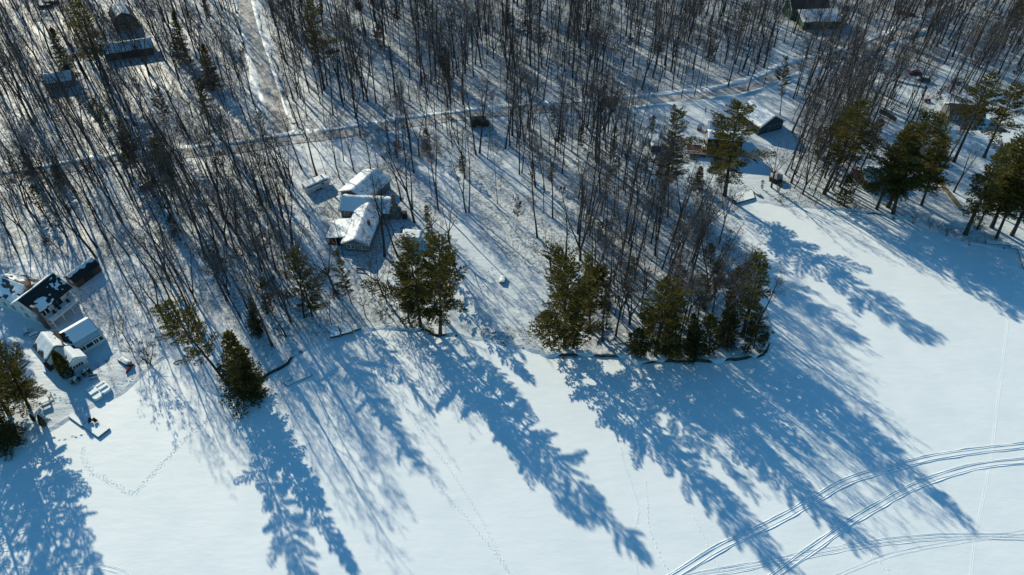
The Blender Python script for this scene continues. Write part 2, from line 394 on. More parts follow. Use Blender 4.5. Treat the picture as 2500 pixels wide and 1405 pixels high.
ROADS = {
 'lane': ([(-150,455),(0,440),(100,425),(250,398),(450,377),(600,362),(700,345),(850,326),(1000,302),(1150,283),(1300,269),(1450,258),(1600,246),(1750,229),(1850,205),(1950,163),(2060,137),(2140,108),(2230,70),(2300,38),(2420,-20)], 2.3, "plowed lane of packed tan snow crossing the woods"),
 'side_road': ([(585,-60),(596,0),(612,70),(637,150),(660,225),(680,290),(700,336)], 2.6, "wide sunlit side road of packed tan snow running away to the top"),
 'driveway': ([(2050,142),(2105,160),(2160,178),(2225,196),(2262,204)], 1.7, "driveway branching from the lane to the parked cars"),
}
road_pts = []
for nm, (pp, w, lab) in ROADS.items():
    path = resample([P(a, b) for a, b in pp], 2.0)
    road_pts += [(p.x, p.y, w) for p in path]
    up = {'lane': .045, 'side_road': .06, 'driveway': .075}[nm]
    prof = [(-w, 0), (-w * .62, .02), (-w * .38, -.015), (0, .02), (w * .38, -.015), (w * .62, .02), (w, 0)]
    m = strip(path, prof, lambda x, y: base_z(x, y) + .07 + up, .15, len(nm))
    tag(m.build(nm, M['road']), lab, kind="structure")
    for side in (-1, 1):
        h = .42 if side < 0 else .25
        if nm == 'driveway': h = .3
        if nm == 'side_road': h = .12
        pr = [(side * (w - .1), -.05), (side * (w + .5), h * .9), (side * (w + 1.1), h), (side * (w + 1.9), h * .45), (side * (w + 2.9), -.05)]
        if nm == 'lane' and side > 0: seg = path[int(len(path) * .47):]
        else: seg = path[:-4] if nm == 'side_road' else path
        m = strip(seg, pr, lambda x, y: base_z(x, y) + .06, 1.25, side + len(nm))
        tag(m.build("snowbank", M['snow'], smooth=True), "plowed snowbank along the edge of a road", kind="structure")
def on_road(x, y, marg=.3):
    for a, b, w in road_pts:
        if (a - x) ** 2 + (b - y) ** 2 < (w + marg) ** 2: return True
    return False
flat = lambda x, y: 0.0
GROOVE = lambda o, s, d: [(o - s * 1.9, .0), (o - s * 1.3, d), (o - s * .75, .008), (o + s * .75, .008), (o + s * 1.3, d), (o + s * 1.9, .0)]
def track(px, gaps, s, d, label):
    path = resample([G(a, b, .004) for a, b in px], .6)
    m = MB()
    for o in gaps:
        q = strip(path, GROOVE(o, s, d), flat, .5, o)
        n = len(m.v); m.v += [(a, b, max(c, .004)) for a, b, c in q.v]; m.f += [tuple(i + n for i in f) for f in q.f]
    tag(m.build("vehicle_track", M['lake']), label, kind="structure")
track([(1600,1432),(1649,1405),(1754,1340),(1812,1312),(1897,1271),(1994,1217),(2071,1174),(2168,1145),(2285,1116),(2420,1097),(2560,1082)], (-.55,.55), .13, .10, "twin rutted vehicle track curving across the lake, upper of the pair")
track([(1860,1430),(1893,1405),(1994,1333),(2071,1279),(2149,1232),(2227,1190),(2323,1155),(2420,1133),(2560,1122)], (-.52,.52), .12, .09, "twin rutted vehicle track curving across the lake, lower of the pair")
track([(1640,1418),(1705,1404),(1800,1389),(1916,1366),(2033,1343),(2149,1325),(2285,1312),(2420,1310),(2560,1316)], (-.5,.0,.5), .07, .05, "shallow vehicle track running along the bottom right")
track([(2020,1416),(2048,1405),(2091,1387),(2188,1352),(2343,1323),(2560,1290)], (-.28,.28), .05, .03, "faint narrow track merging with the bottom right track")
track([(2472,690),(2451,860),(2432,1015),(2422,1100),(2405,1197),(2382,1306),(2368,1420)], (-.16,.16), .045, .025, "straight narrow track running down the right side of the lake")
for k, (a, lab) in enumerate([([(-30,1315),(0,1299),(47,1259),(90,1240),(126,1238),(158,1250),(178,1275)], "uppermost"), ([(-30,1340),(0,1328),(54,1299),(100,1297),(126,1317)], "second"), ([(-30,1345),(40,1340),(90,1338),(144,1378),(165,1389)], "third"),
   ([(70,1385),(90,1368),(115,1360),(140,1375),(170,1400)], "innermost"), ([(-30,1378),(60,1385),(145,1389),(215,1381),(290,1396),(320,1420)], "lowest")]):
    track(a, (-.35, .35), .08, .05, "curved ski track in the shadow at lower left, %s arc" % lab)
def prints(px, label, step=.42, side=.14, size=.085, h=.045, land_z=False, clump=0):
    m = MB(); path = resample([(P if land_z else G)(a, b) for a, b in px], step)
    r = random.Random(len(px) * 31 + int(px[0][0]))
    for i, p in enumerate(path[:-1]):
        t = (path[i + 1] - p); t.z = 0
        if t.length < 1e-6: continue
        t = t.normalized(); nx, ny = t.y, -t.x
        for c in range(1 + clump):
            o = side * (1 if i % 2 else -1) + r.uniform(-.05, .05) + (r.uniform(-.5, .5) if clump else 0)
            cx, cy = p.x + nx * o + r.uniform(-.1, .1), p.y + ny * o + r.uniform(-.1, .1)
            z0 = (gz(cx, cy) + .02) if land_z else .004
            s = size * r.uniform(.8, 1.25); hh = h * r.uniform(.7, 1.3); b0 = len(m.v); n = 7
            for q in range(n):                         # kicked-up rim round a hollow
                an = 2 * math.pi * q / n; ca, sa = math.cos(an), math.sin(an)
                ex, ey = t.x * ca * 1.5 + nx * sa, t.y * ca * 1.5 + ny * sa
                hq = hh * (.6 + .4 * r.random())
                m.v += [(cx + ex * s * 1.5, cy + ey * s * 1.5, z0), (cx + ex * s, cy + ey * s, z0 + hq), (cx + ex * s * .55, cy + ey * s * .55, z0)]
            for q in range(n):
                a = b0 + q * 3; d = b0 + ((q + 1) % n) * 3
                m.f += [(a, d, d + 1, a + 1), (a + 1, d + 1, d + 2, a + 2)]
    tag(m.build("footprint_trail", M['lake']), label, kind="stuff")
prints([(747,980),(845,1009),(978,1069),(1014,1105),(1067,1180),(1134,1260),(1200,1340),(1250,1412)], "dotted animal trail across the lake, left of two that converge")
prints([(991,1002),(1027,1056),(1080,1122),(1134,1202),(1178,1274),(1218,1354),(1240,1395)], "dotted animal trail across the lake, right of two that converge")
prints([(1514,1093),(1529,1147),(1556,1232),(1556,1267),(1547,1306),(1549,1364),(1560,1412)], "dotted trail running down between two pine shadows", .38, .1, .12)
prints([(1576,1178),(1582,1240),(1587,1298),(1634,1403)], "faint dotted trail right of the middle pine shadow", .7, .1, .1, .06)
prints([(1692,1260),(1731,1341),(1765,1410)], "short dotted trail meeting the vehicle track", .6, .12, .11)
prints([(1870,1089),(1967,1190),(2017,1232),(2087,1321),(2172,1399),(2190,1415)], "dotted trail crossing both vehicle tracks", .7, .25, .11)
prints([(516,1019),(449,1076),(413,1116),(359,1173),(323,1205),(273,1180),(251,1166),(223,1151),(205,1119),(203,1090)], "churned path of deep footprints bending in a V on the lake", .36, .1, .065, .032, clump=2)
prints([(145,1077),(175,1068),(205,1064)], "short row of footprints below the dock", .75, .2, .17, .1)
prints([(700,968),(650,975),(600,985)], "faint footprints beside the pine shadow", .6)
prints([(1172,376),(1200,405),(1232,436),(1290,492),(1312,540),(1292,582),(1240,622),(1192,668),(1166,735),(1160,775)], "trampled footpath down the open lawn", .7, .25, .11, .07, True)
prints([(120,960),(150,975),(180,985),(230,960),(330,925)], "footprints along the cottage waterfront", .7, .2, .12, .07, True)

# ------------------------------------------------------------------ building helpers
def snow_slab(mb_parent, o, U, V, Nn, L, W, thick=.16, mask=None, cell=.24, seed=0, name="snow_cover"):
    if mask is not None: cell = min(cell, .16)
    nu = max(3, int(L / cell)); nv = max(3, int(W / cell)); m = MB(); idx = {}
    def on(i, j):
        if i < 0 or j < 0 or i >= nu or j >= nv: return False
        return True if mask is None else mask((i + .5) / nu, (j + .5) / nv)
    def vert(i, j):
        if (i, j) in idx: return idx[(i, j)]
        full = on(i, j) and on(i - 1, j) and on(i, j - 1) and on(i - 1, j - 1)
        e = noise.noise(Vector((i * cell * 1.1, j * cell * 1.1, seed)))
        h = (thick * (1 + .25 * e)) if full else .02
        fu = min(max(i / nu + (0 if full else e * .012), .004), .996); fv = min(max(j / nv + (0 if full else e * .012), .004), .996)
        p = o + U * (L * fu) + V * (W * fv) + Nn * h
        idx[(i, j)] = len(m.v); m.v.append(tuple(p)); return idx[(i, j)]
    for i in range(nu):
        for j in range(nv):
            if on(i, j): m.f.append((vert(i, j), vert(i + 1, j), vert(i + 1, j + 1), vert(i, j + 1)))
    if m.f: return m.build(name, M['snow'], mb_parent, smooth=True)
def gable(E, x0, x1, y0, y1, zw, zr, axis='x', ov=.4, wall='grey', roof='shingle', snow=(True, True), masks=(None, None), fascia='trim', skirt=0, rpos=.5, th=.2, snow_t=.10, trim=True):
    """a gabled block: ridge along the axis; slope 0 looks to -y (or -x), slope 1 to +y (or +x)"""
    a0, a1, b0, b1 = (x0, x1, y0, y1) if axis == 'x' else (y0, y1, x0, x1)
    rm = b0 + (b1 - b0) * rpos
    MB().prism([(b0, -.3), (b1, -.3), (b1, zw), (rm, zr), (b0, zw)], a0, a1, axis).build("wall", M[wall], E)
    rf = None
    for sd, be in ((0, b0), (1, b1)):
        sl = (zr - zw) / abs(rm - be); sg = -1 if sd == 0 else 1
        e = be + sg * ov; ze = zw - sl * ov
        prof = [(e, ze + .02), (rm, zr + .02), (rm, zr + th), (e, ze + th)]
        q = MB().prism(prof, a0 - ov, a1 + ov, axis).build("roof_slope", M[roof], E)
        if trim:
            t = .06
            for a in (a0 - ov - t, a1 + ov + .003):
                MB().prism([(e, ze - .06), (rm, zr - .06), (rm, zr + th + .01), (e, ze + th + .01)], a, a + t - .003, axis).build("fascia", M[fascia], q)
        if snow[sd]:
            ln = math.hypot(rm - e, zr - ze); dv = (rm - e, zr - ze)
            if axis == 'x':
                o = Vector((a0 - ov, e, ze + th)); U = Vector((1, 0, 0)); V = Vector((0, dv[0] / ln, dv[1] / ln))
            else:
                o = Vector((e, a0 - ov, ze + th)); U = Vector((0, 1, 0)); V = Vector((dv[0] / ln, 0, dv[1] / ln))
            N = U.cross(V); N = N if N.z > 0 else -N
            snow_slab(q, o, U, V, N, a1 - a0 + 2 * ov, ln, snow_t, masks[sd], seed=x0 + sd)
def window(E, face, c, u, z, w, h, frame='trim', mull=True, name="window"):
    """window on a wall plane: face 'x-','x+','y-','y+' at coordinate c"""
    ax = face[0]; sg = -1 if face[1] == '-' else 1
    def bx(mb, u0, u1, z0, z1, d0, d1):
        lo, hi = sorted((c + sg * d0, c + sg * d1))
        if ax == 'y': mb.box(u0, u1, lo, hi, z0, z1)
        else: mb.box(lo, hi, u0, u1, z0, z1)
    f = MB(); t = .11
    bx(f, u - w/2 - t, u - w/2, z - t, z + h + t, .004, .07); bx(f, u + w/2, u + w/2 + t, z - t, z + h + t, .004, .07)
    bx(f, u - w/2, u + w/2, z + h, z + h + t, .004, .068); bx(f, u - w/2, u + w/2, z - t, z, .004, .09)
    if mull:
        bx(f, u - .03, u + .03, z, z + h, .012, .058); bx(f, u - w/2, u - .03, z + h*.5 - .025, z + h*.5 + .025, .012, .05); bx(f, u + .03, u + w/2, z + h*.5 - .025, z + h*.5 + .025, .012, .05)
    o = f.build(name, M[frame], E)
    g = MB(); bx(g, u - w/2, u + w/2, z, z + h, .003, .02); g.build("pane", M['glass'], o)
    return o
def door(E, face, c, u, w=.95, h=2.05, col='trim', z0=0.05):
    ax = face[0]; sg = -1 if face[1] == '-' else 1
    lo, hi = sorted((c + sg * .004, c + sg * .06)); m = MB()
    if ax == 'y': m.box(u - w/2, u + w/2, lo, hi, z0, z0 + h)
    else: m.box(lo, hi, u - w/2, u + w/2, z0, z0 + h)
    d = m.build("door", M[col], E)
    k = c + sg * .09; hm = MB()
    if ax == 'y': hm.box(u + w*.3, u + w*.38, min(c + sg*.06, k), max(c + sg*.06, k), z0 + .95, z0 + 1.05)
    else: hm.box(min(c + sg*.06, k), max(c + sg*.06, k), u + w*.3, u + w*.38, z0 + .95, z0 + 1.05)
    hm.build("handle", M['metal'], d)
def railing(E, pts, z, h=.95, col='trim', every=1.6):
    m = MB()
    for i in range(len(pts) - 1):
        p, q = Vector((*pts[i], z)), Vector((*pts[i + 1], z)); L = (q - p).length; n = max(1, round(L / every))
        mid = MB()
        for zz in (.12, h): mid.tube([p + Vector((0,0,zz)), q + Vector((0,0,zz))], [.045, .045], 4)
        r = mid.build("rail", M[col], E)
        b = MB(); k = int(L / .22)
        for j in range(1, k):
            a = p.lerp(q, j / k); b.tube([a + Vector((0,0,.12)), a + Vector((0,0,h))], [.018, .018], 4, False)
        b.build("baluster_row", M[col], r)
        for j in range(n + (1 if i == len(pts) - 2 else 0)):
            a = p.lerp(q, j / n); MB().box(a.x - .05, a.x + .05, a.y - .05, a.y + .05, z, z + h + .05).build("post", M[col], E)
def frame_from(bl, br):                              # a yaw from the two base corners of a front
    d = br - bl; return math.atan2(d.y, d.x)
def patch_mask(seed, th=.0, f=4.0, keep=None):
    def k(u, v):
        if keep and keep(u, v): return True
        return noise.noise(Vector((u * f, v * f, seed))) + .5 * noise.noise(Vector((u * f * 3, v * f * 3, seed))) > th
    return k
HOUSE_RECTS = []                                      # keep trees off the buildings: (x, y, radius)
def keepout(x, y, r): HOUSE_RECTS.append((x, y, r))

# ---- grey house in the middle
L0 = P(841, 612); R0 = P(904, 617); yaw = R(-2)
E = thing("grey_house", "grey clapboard house with snowy crossing roofs and stone chimney in the central clearing", "house", (L0.x, L0.y, gz(L0.x, L0.y) - .05), R(-6))
yw = R(80)
gable(E, 0, 6.6, 0, 14.0, 2.75, 4.5, 'y', .5, 'grey', snow_t=.11)
for u in (1.4, 2.5, 4.3, 5.4): window(E, 'y-', 0, u, 1.0, .85, 1.25)
# porch wing on the left: low roof sloping away from the main slope
MB().prism([(-5.2, 2.1), (.35, 3.05), (.35, 3.2), (-5.2, 2.25)], 1.6, 9.4, 'y').build("porch_roof", M['shingle'], E)
o = Vector((-5.2, 1.6, 2.25)); V = Vector((5.55, 0, .95)).normalized(); U = Vector((0, 1, 0))
snow_slab(E, o, U, V, V.cross(U) * -1 if V.cross(U).z < 0 else V.cross(U), 7.8, 5.6, .11)
for a in ((-4.9, 1.8), (-2.5, 1.8), (-.15, 1.8)): MB().box(a[0] - .07, a[0] + .07, a[1] - .07, a[1] + .07, -.2, 2.12 + (a[0] + 5.2) * .17).build("porch_post", M['trim'], E)
MB().box(-4.8, -.02, 4.2, 9.2, -.2, 2.12).build("porch_wall", M['grey'], E)
window(E, 'y-', 4.2, -1.5, .8, 1.1, 1.2); door(E, 'y-', 4.2, -3.2, col='blue')
MB().box(-4.9, -.03, 1.7, 4.18, -.2, .12).build("porch_floor", M['deck'], E)
# middle wing, ridge across
gable(E, -4.4, 8.6, 13.0, 19.6, 2.7, 4.75, 'x', .45, 'grey', snow_t=.11)
for u in (-2.9, -1.6, -.6): window(E, 'y-', 13.0, u, .9, .9, 1.15)
# rear wing
W2 = bpy.data.objects.new("rear_wing", None); COL.objects.link(W2); W2.parent = E; W2.location = (-6.6, 21.0, 0); W2.rotation_euler = (0, 0, R(-22))
gable(W2, 0, 9.0, 0, 10.5, 2.8, 4.9, 'y', .5, 'grey', snow_t=.11)
window(W2, 'y-', 0, 2.0, .9, 1.0, 1.2); door(W2, 'y-', 0, 4.2, 1.1, 2.1, 'blue')
# stone chimney and hearth on the right
c = MB(); c.box(8.9, 11.4, 13.6, 16.4, -.3, 2.3); c.box(9.3, 10.8, 14.2, 15.8, 2.3, 4.2); c.box(9.6, 10.5, 14.5, 15.5, 4.2, 6.9); c.box(9.5, 10.6, 14.4, 15.6, 6.9, 7.1)
ch = c.build("chimney", M['stone'], E)
MB().box(9.8, 10.3, 14.7, 15.3, 7.1, 7.35).build("flue", M['brick'], ch)
MB().box(12.0, 13.2, 13.9, 15.2, -.2, 2.0).build("woodshed_box", M['darkwood'], E)
MB().box(5.0, 5.6, 6.2, 6.9, 3.2, 5.15).build("vent_chimney", M['brick'], E)
MB().box(-1.2, .6, 8.5, 12.6, -.25, -.02).build("foundation", M['stone'], E)
for a in ((L0.x + 3, L0.y + 6, 7), (L0.x, L0.y + 15, 8), (L0.x - 3, L0.y + 24, 8), (L0.x + 8, L0.y + 15, 5), (L0.x + 2, L0.y - 4, 7), (L0.x - 6, L0.y + 5, 5)): keepout(*a)
# ---- white flat shed beside it
p = P(983, 596)
E = thing("white_shed", "small white shed with flat snowy roof right of the grey house", "shed", (p.x, p.y, gz(p.x, p.y)), R(-7))
MB().prism([(0, -.2), (2.8, -.2), (2.8, 2.45), (0, 2.2)], 0, 4.6, 'x').build("wall", M['white'], E)
MB().prism([(-.2, 2.22), (3.0, 2.5), (3.0, 2.62), (-.2, 2.34)], -.2, 4.8, 'x').build("roof", M['shingle'], E)
V = Vector((0, 3.2, .28)).normalized(); snow_slab(E, Vector((-.2, -.2, 2.34)), Vector((1, 0, 0)), V, Vector((1,0,0)).cross(V), 5.0, 3.2, .2)
door(E, 'y-', 0, 1.2, col='grey'); window(E, 'y-', 0, 3.3, 1.0, .7, .7)
keepout(p.x + 2, p.y + 1, 4)
# ---- camper
a, b = P(743, 497), P(800, 470)
E = thing("camper_trailer", "long white camper trailer with snow on its roof beside the grey house", "camper", (-57.3, 154.2, gz(-57, 155)), R(40))
pr = [(0, .55), (2.8, .55), (2.8, 2.4), (2.6, 2.62), (.2, 2.62), (0, 2.4)]
bd = MB().prism(pr, 0, 7.0, 'x').build("body", M['camper'], E)
MB().poly([(7.0, .1), (7.7, .7), (7.7, 1.7), (7.0, 2.3)], .7, 2.3).build("nose", M['camper'], E)
snow_slab(E, Vector((-.05, .02, 2.62)), Vector((1, 0, 0)), Vector((0, 1, 0)), Vector((0, 0, 1)), 7.2, 2.76, .14)
window(E, 'y-', 0, 5.0, 1.4, .8, .5, 'camper', False); door(E, 'y-', 0, 2.0, .7, 1.7, 'camper', .6)
MB().tube([Vector((.3, -.1, 2.35)), Vector((6.5, -.1, 2.35))], [.11, .11], 8).build("awning_roll", M['black'], E)
MB().box(.0, 7.0, -.012, -.002, .95, 1.12).build("stripe", M['darktrim'], E)
for x in (3.1, 4.1):
    for y in (.1, 2.7): MB().tube([Vector((x, y - .1, .36)), Vector((x, y + .1, .36))], [.36, .36], 12).build("wheel", M['rubber'], E)
MB().tube([Vector((7.7, 1.2, .6)), Vector((8.8, 1.2, .5))], [.06, .06], 6).build("hitch", M['metal'], E)
keepout(-54, 157, 6)

# ---- white house at the left edge
c0 = Vector((-106.4, 104.5, 0)); z0 = gz(c0.x, c0.y)
E = thing("white_house", "large white two-storey house with bare dark front roof and balcony, left edge", "house", (c0.x, c0.y, z0), R(67))
# local x runs along the balcony front (away to the upper right), local y to the left of it
def dkeep(u, v): return v < .06 and u > .02
gable(E, 0, 8.6, 0, 7.6, 4.9, 7.6, 'x', .5, 'white', 'shingle', (True, True), (lambda u, v: (.34 - math.hypot((u - .26) * 1.0, (v - .22) * .75) + .16 * noise.noise(Vector((u*9, v*7, 2))) > .16) or (u > .5 and .3 - math.hypot(u - .82, (v - .5) * .7) + .35 * noise.noise(Vector((u*14, v*10, 5))) > .22) or (v > .97), lambda u, v: not (u > .72 and v > .72 + .2 * noise.noise(Vector((u * 9, v * 9, 1)))) and noise.noise(Vector((u*4, v*4, 11))) > -.32))
gable(E, .6, 7.6, 7.6, 15.5, 4.5, 6.8, 'y', .4, 'white', 'brownshingle', (True, True), (patch_mask(3, -.15, 2.5), patch_mask(8, -.1, 2.5)))
for u in (1.0, 1.9): window(E, 'y-', 0, u, 2.9, .7, 1.6, 'trim', False)
for u in (4.1, 5.2): window(E, 'y-', 0, u, 2.9, .8, 1.7, 'darktrim', False)
window(E, 'y-', 0, 7.6, 3.2, .8, .8)
for u in (1.6, 5.5): window(E, 'y-', 0, u, .6, 1.5, 1.4, 'trim')
for u in (2.0, 5.4): window(E, 'x-', 0, u, 1.0, 1.1, 1.4); window(E, 'x-', 0, u, 3.5, .9, 1.2)
window(E, 'x-', .6, 10.5, 1.0, 1.1, 1.4); window(E, 'x-', .6, 13.2, 1.0, 1.1, 1.4)
bal = MB().box(.4, 8.0, -2.5, -.01, 2.35, 2.55).build("balcony", M['trim'], E)
railing(E, [(.45, -.1), (.45, -2.45), (7.95, -2.45), (7.95, -.1)], 2.55, 1.0)
for x in (.5, 3.0, 5.5, 7.9): MB().box(x - .08, x + .08, -2.45, -2.29, -.3, 2.35).build("balcony_post", M['trim'], E)
snow_slab(bal, Vector((.6, -2.3, 2.55)), Vector((1,0,0)), Vector((0,1,0)), Vector((0,0,1)), 7.0, 2.1, .07, patch_mask(4, -.2, 3))
for x in (2.2, 3.6, 6.0):
    ch = MB().box(x, x + .6, -1.6, -1.0, 2.68, 3.05).box(x, x + .6, -1.04, -.95, 3.05, 3.6).build("balcony_chair", M['darkwood'], E)
MB().box(-.5, .0, -1.0, .3, -.3, 7.3).build("brick_chimney", M['darktrim'], E)
MB().box(3.6, 4.5, 5.4, 6.3, 5.8, 8.0).build("roof_chimney", M['brick'], E)
for a in ((c0.x - 2, c0.y + 6, 9), (c0.x - 9, c0.y + 8, 8)): keepout(*a)
# ---- garage beside it
p = Vector((-105.0, 117.2)); q = Vector((-102.1, 123.1))
E = thing("dark_garage", "dark garage with one snowy roof slope behind the white house", "garage", (p.x, p.y, gz(p.x, p.y)), math.atan2(q.y - p.y, q.x - p.x))
gable(E, 0, 6.8, 0, 3.6, 2.1, 3.3, 'x', .25, 'brown', 'shingle', (True, True), (lambda u, v: v > .72 + .2 * noise.noise(Vector((u * 6, 1, 2))), None), 'darktrim')
door(E, 'y-', 0, 3.4, 2.6, 1.9, 'darkwood'); window(E, 'x-', 0, 1.8, 1.0, .7, .7)
keepout(-104, 121, 5)
# ---- cottage
c0 = Vector((-94.3, 90.9)); z0 = gz(c0.x, c0.y)
E = thing("white_cottage", "white lakeside cottage with patchy snow roofs and ribbed sunroom roof, lower left", "cottage", (c0.x, c0.y, z0), R(50))
gable(E, 0, 3.6, 0, 5.2, 2.4, 3.7, 'y', .3, 'white', 'shingle', (True, True), (lambda u, v: not (.32 < u < .42 and .4 < v < .6), lambda u, v: not (u > .6 and v < .45)), 'trim', snow_t=.12)
for u in (.8, 1.35, 1.9, 2.45): window(E, 'y-', 0, u, 1.0, .4, .8, 'trim', False)
gable(E, -2.2, 3.2, 5.0, 10.8, 2.8, 4.9, 'y', .3, 'white', 'shingle', (True, True), (lambda u, v: v > .2 + .3 * noise.noise(Vector((u * 4, v * 4, 9))), lambda u, v: v > .55 + .25 * noise.noise(Vector((u * 5, v * 5, 1))) or (u < .2 and v < .4)), 'darktrim', snow_t=.12)
gable(E, 3.3, 9.0, 5.22, 10.2, 2.95, 4.6, 'x', .25, 'white', 'shingle', (True, True), (lambda u, v: u > .1 + .06 * noise.noise(Vector((3, v * 8, 1))), None), 'darktrim', snow_t=.12)
MB().prism([(3.62, 2.3), (5.18, 2.9), (5.18, 3.02), (3.62, 2.42)], 3.4, 9.6, 'x').build("sunroom_roof", M['shingle'], E)
MB().box(3.62, 9.4, 3.75, 5.19, -.2, 2.3).build("sunroom_wall", M['white'], E)
for k in range(30):
    x = 3.55 + k * .2; MB().prism([(3.64, 2.43), (5.1, 2.99), (5.1, 3.06), (3.64, 2.50)], x, x + .12, 'x').build("roof_rib", M['snow'], E)
for k, u in enumerate((4.2, 4.8, 6.0, 7.2, 7.7, 8.6)): window(E, 'y-', 3.75, u, .8, (.45, .45, 1.5, .4, .4, .8)[k], 1.1, 'trim', False)
MB().box(-1.4, -.02, 1.4, 4.6, -.2, .25).build("side_step", M['snow'], E)
MB().box(-3.0, -1.7, 4.6, 7.0, -.2, .9).build("side_deck", M['darkwood'], E)
keepout(-93, 96, 7); keepout(-91, 93, 5)

# ---- right-hand gambrel house with deck
def gambrel(E, x0, x1, y0, y1, zw, zk, zr, kf, wall, roof, ov=.3, snow=True, axis='x'):
    a0, a1, b0, b1 = (x0, x1, y0, y1) if axis == 'x' else (y0, y1, x0, x1)
    k0 = b0 + (b1 - b0) * kf; k1 = b1 - (b1 - b0) * kf; rm = (b0 + b1) / 2
    MB().prism([(b0, -.3), (b1, -.3), (b1, zw), (k1, zk), (rm, zr), (k0, zk), (b0, zw)], a0, a1, axis).build("wall", M[wall], E)
    for (pa, za, pb, zb) in ((b0 - ov * .4, zw - .15, k0, zk), (k0, zk, rm, zr), (rm, zr, k1, zk), (k1, zk, b1 + ov * .4, zw - .15)):
        q = MB().prism([(pa, za + .02), (pb, zb + .02), (pb, zb + .16), (pa, za + .16)], a0 - ov, a1 + ov, axis).build("roof_slope", M[roof], E)
        lo = (pa, za, pb, zb) if za < zb else (pb, zb, pa, za); steep = abs(zb - za) / abs(pb - pa) > 1.1
        if snow and not steep:
            d = Vector((lo[2] - lo[0], lo[3] - lo[1])); ln = d.length; d /= ln
            if axis == 'x': o = Vector((a0 - ov, lo[0], lo[1] + .16)); U = Vector((1,0,0)); V = Vector((0, d.x, d.y))
            else: o = Vector((lo[0], a0 - ov, lo[1] + .16)); U = Vector((0,1,0)); V = Vector((d.x, 0, d.y))
            N = U.cross(V); N = N if N.z > 0 else -N
            snow_slab(q, o, U, V, N, a1 - a0 + 2 * ov, ln, .16)
p = P(1729, 392)
E = thing("gambrel_house", "tan gambrel-roofed house with brown deck half hidden by a large pine", "house", (p.x - .5, p.y + 1.0, gz(p.x, p.y)), R(-8))
gambrel(E, 0, 9.5, .5, 9.5, 2.7, 5.0, 6.2, .22, 'tan', 'shingle')
gable(E, 1.0, 9.0, 9.5, 15.5, 3.4, 5.4, 'x', .4, 'tan')
window(E, 'x-', 0, 2.6, 1.0, .9, 1.2); window(E, 'x-', 0, 5.0, 1.0, .9, 1.2); window(E, 'x-', 0, 5.0, 3.6, .9, 1.0); door(E, 'x-', 0, 7.4)
for u in (1.5, 3.5, 6.0): window(E, 'y-', .5, u, .9, 1.2, 1.2)
dk = MB().box(-6.2, -.02, 0.2, 6.6, 1.0, 1.15).build("deck", M['deck'], E)
snow_slab(dk, Vector((-6.1, .3, 1.15)), Vector((1,0,0)), Vector((0,1,0)), Vector((0,0,1)), 6, 6.2, .09, lambda u, v: v > .78 or u < .08 or (u > .8 and v > .5))
railing(E, [(-.1, .25), (-6.15, .25), (-6.15, 6.5)], 1.15, .95)
for a in ((-6.1, .3), (-3, .3), (-6.1, 6.4), (-.3, .3)): MB().box(a[0] - .08, a[0] + .08, a[1] - .08, a[1] + .08, -.5, 1.0).build("deck_post", M['wood'], E)
keepout(p.x + 3, p.y + 7, 9); keepout(p.x - 4, p.y + 3, 5)
# ---- dark blue barn behind it
p = P(1848, 325)
E = thing("blue_barn", "dark blue gabled barn with snowy roof and window row behind the large pine", "barn", (76.6, 184.6, gz(76, 184)), R(24))
gable(E, 0, 9.4, 0, 10.5, 3.0, 5.9, 'y', .45, 'blue', 'shingle', snow_t=.11)
for u in (3.6, 4.7, 5.8, 6.9, 8.0): window(E, 'y-', 0, u, .9, .6, 1.5, 'metal', False)
keepout(80, 190, 8)
p = P(1589, 373)
E = thing("garden_shed", "small slate shed with a sloping snowy roof left of the gambrel house", "shed", (p.x, p.y, gz(p.x, p.y)), R(4))
MB().prism([(0, -.2), (5.0, -.2), (5.0, 2.9), (0, 2.2)], 0, 3.0, 'x').build("wall", M['blue'], E)
MB().prism([(-.25, 2.18), (5.2, 2.95), (5.2, 3.08), (-.25, 2.31)], -.2, 3.2, 'x').build("roof", M['shingle'], E)
V = Vector((0, 5.45, .77)).normalized(); snow_slab(E, Vector((-.2, -.25, 2.31)), Vector((1,0,0)), V, Vector((1,0,0)).cross(V), 3.4, 5.5, .16)
door(E, 'y-', 0, 1.5, 1.4, 1.9, 'darkwood')
keepout(p.x + 1.5, p.y + 2.5, 4)
# ---- flagpole, wishing well
p = P(1712, 309)
E = thing("flagpole", "white flagpole with a hanging striped flag in the roadside yard", "flagpole", p)
MB().tube([Vector((0,0,-.2)), Vector((0,0,7))], [.05, .03], 8).build("pole", M['trim'], E)
MB().tube([Vector((0,0,7)), Vector((0,0,7.15))], [.07, .02], 8).build("finial", M['metal'], E)
fl = MB()
for i in range(5):
    fl.quad((.03 + i*.09, -.05*math.sin(i*1.7), 6.9 - i*.16), (.03 + (i+1)*.09, -.05*math.sin((i+1)*1.7), 6.9 - (i+1)*.16), (.03 + (i+1)*.09, -.05*math.sin((i+1)*1.7) + .05, 5.4 - (i+1)*.2), (.03 + i*.09, -.05*math.sin(i*1.7) + .05, 5.4 - i*.2))
f = fl.build("flag", M['flagred'], E)
MB().box(.04, .26, -.1, -.085, 6.05, 6.7).build("canton", M['flagblue'], f)
for k in range(3): MB().box(.12 + .12*k, .15 + .12*k, -.11, -.09, 5.1 - .15*k, 5.9 - .1*k).build("white_stripe", M['flagwhite'], f)
p = P(1707, 318)
E = thing("wishing_well", "small wooden wishing well with snowy roof beside the flagpole", "well", p, R(20))
MB().tube([Vector((0,0,-.1)), Vector((0,0,.8))], [.75, .75], 10).build("well_wall", M['wood'], E)
for s in (-.7, .7): MB().box(s - .06, s + .06, -.06, .06, .5, 1.9).build("post", M['wood'], E)
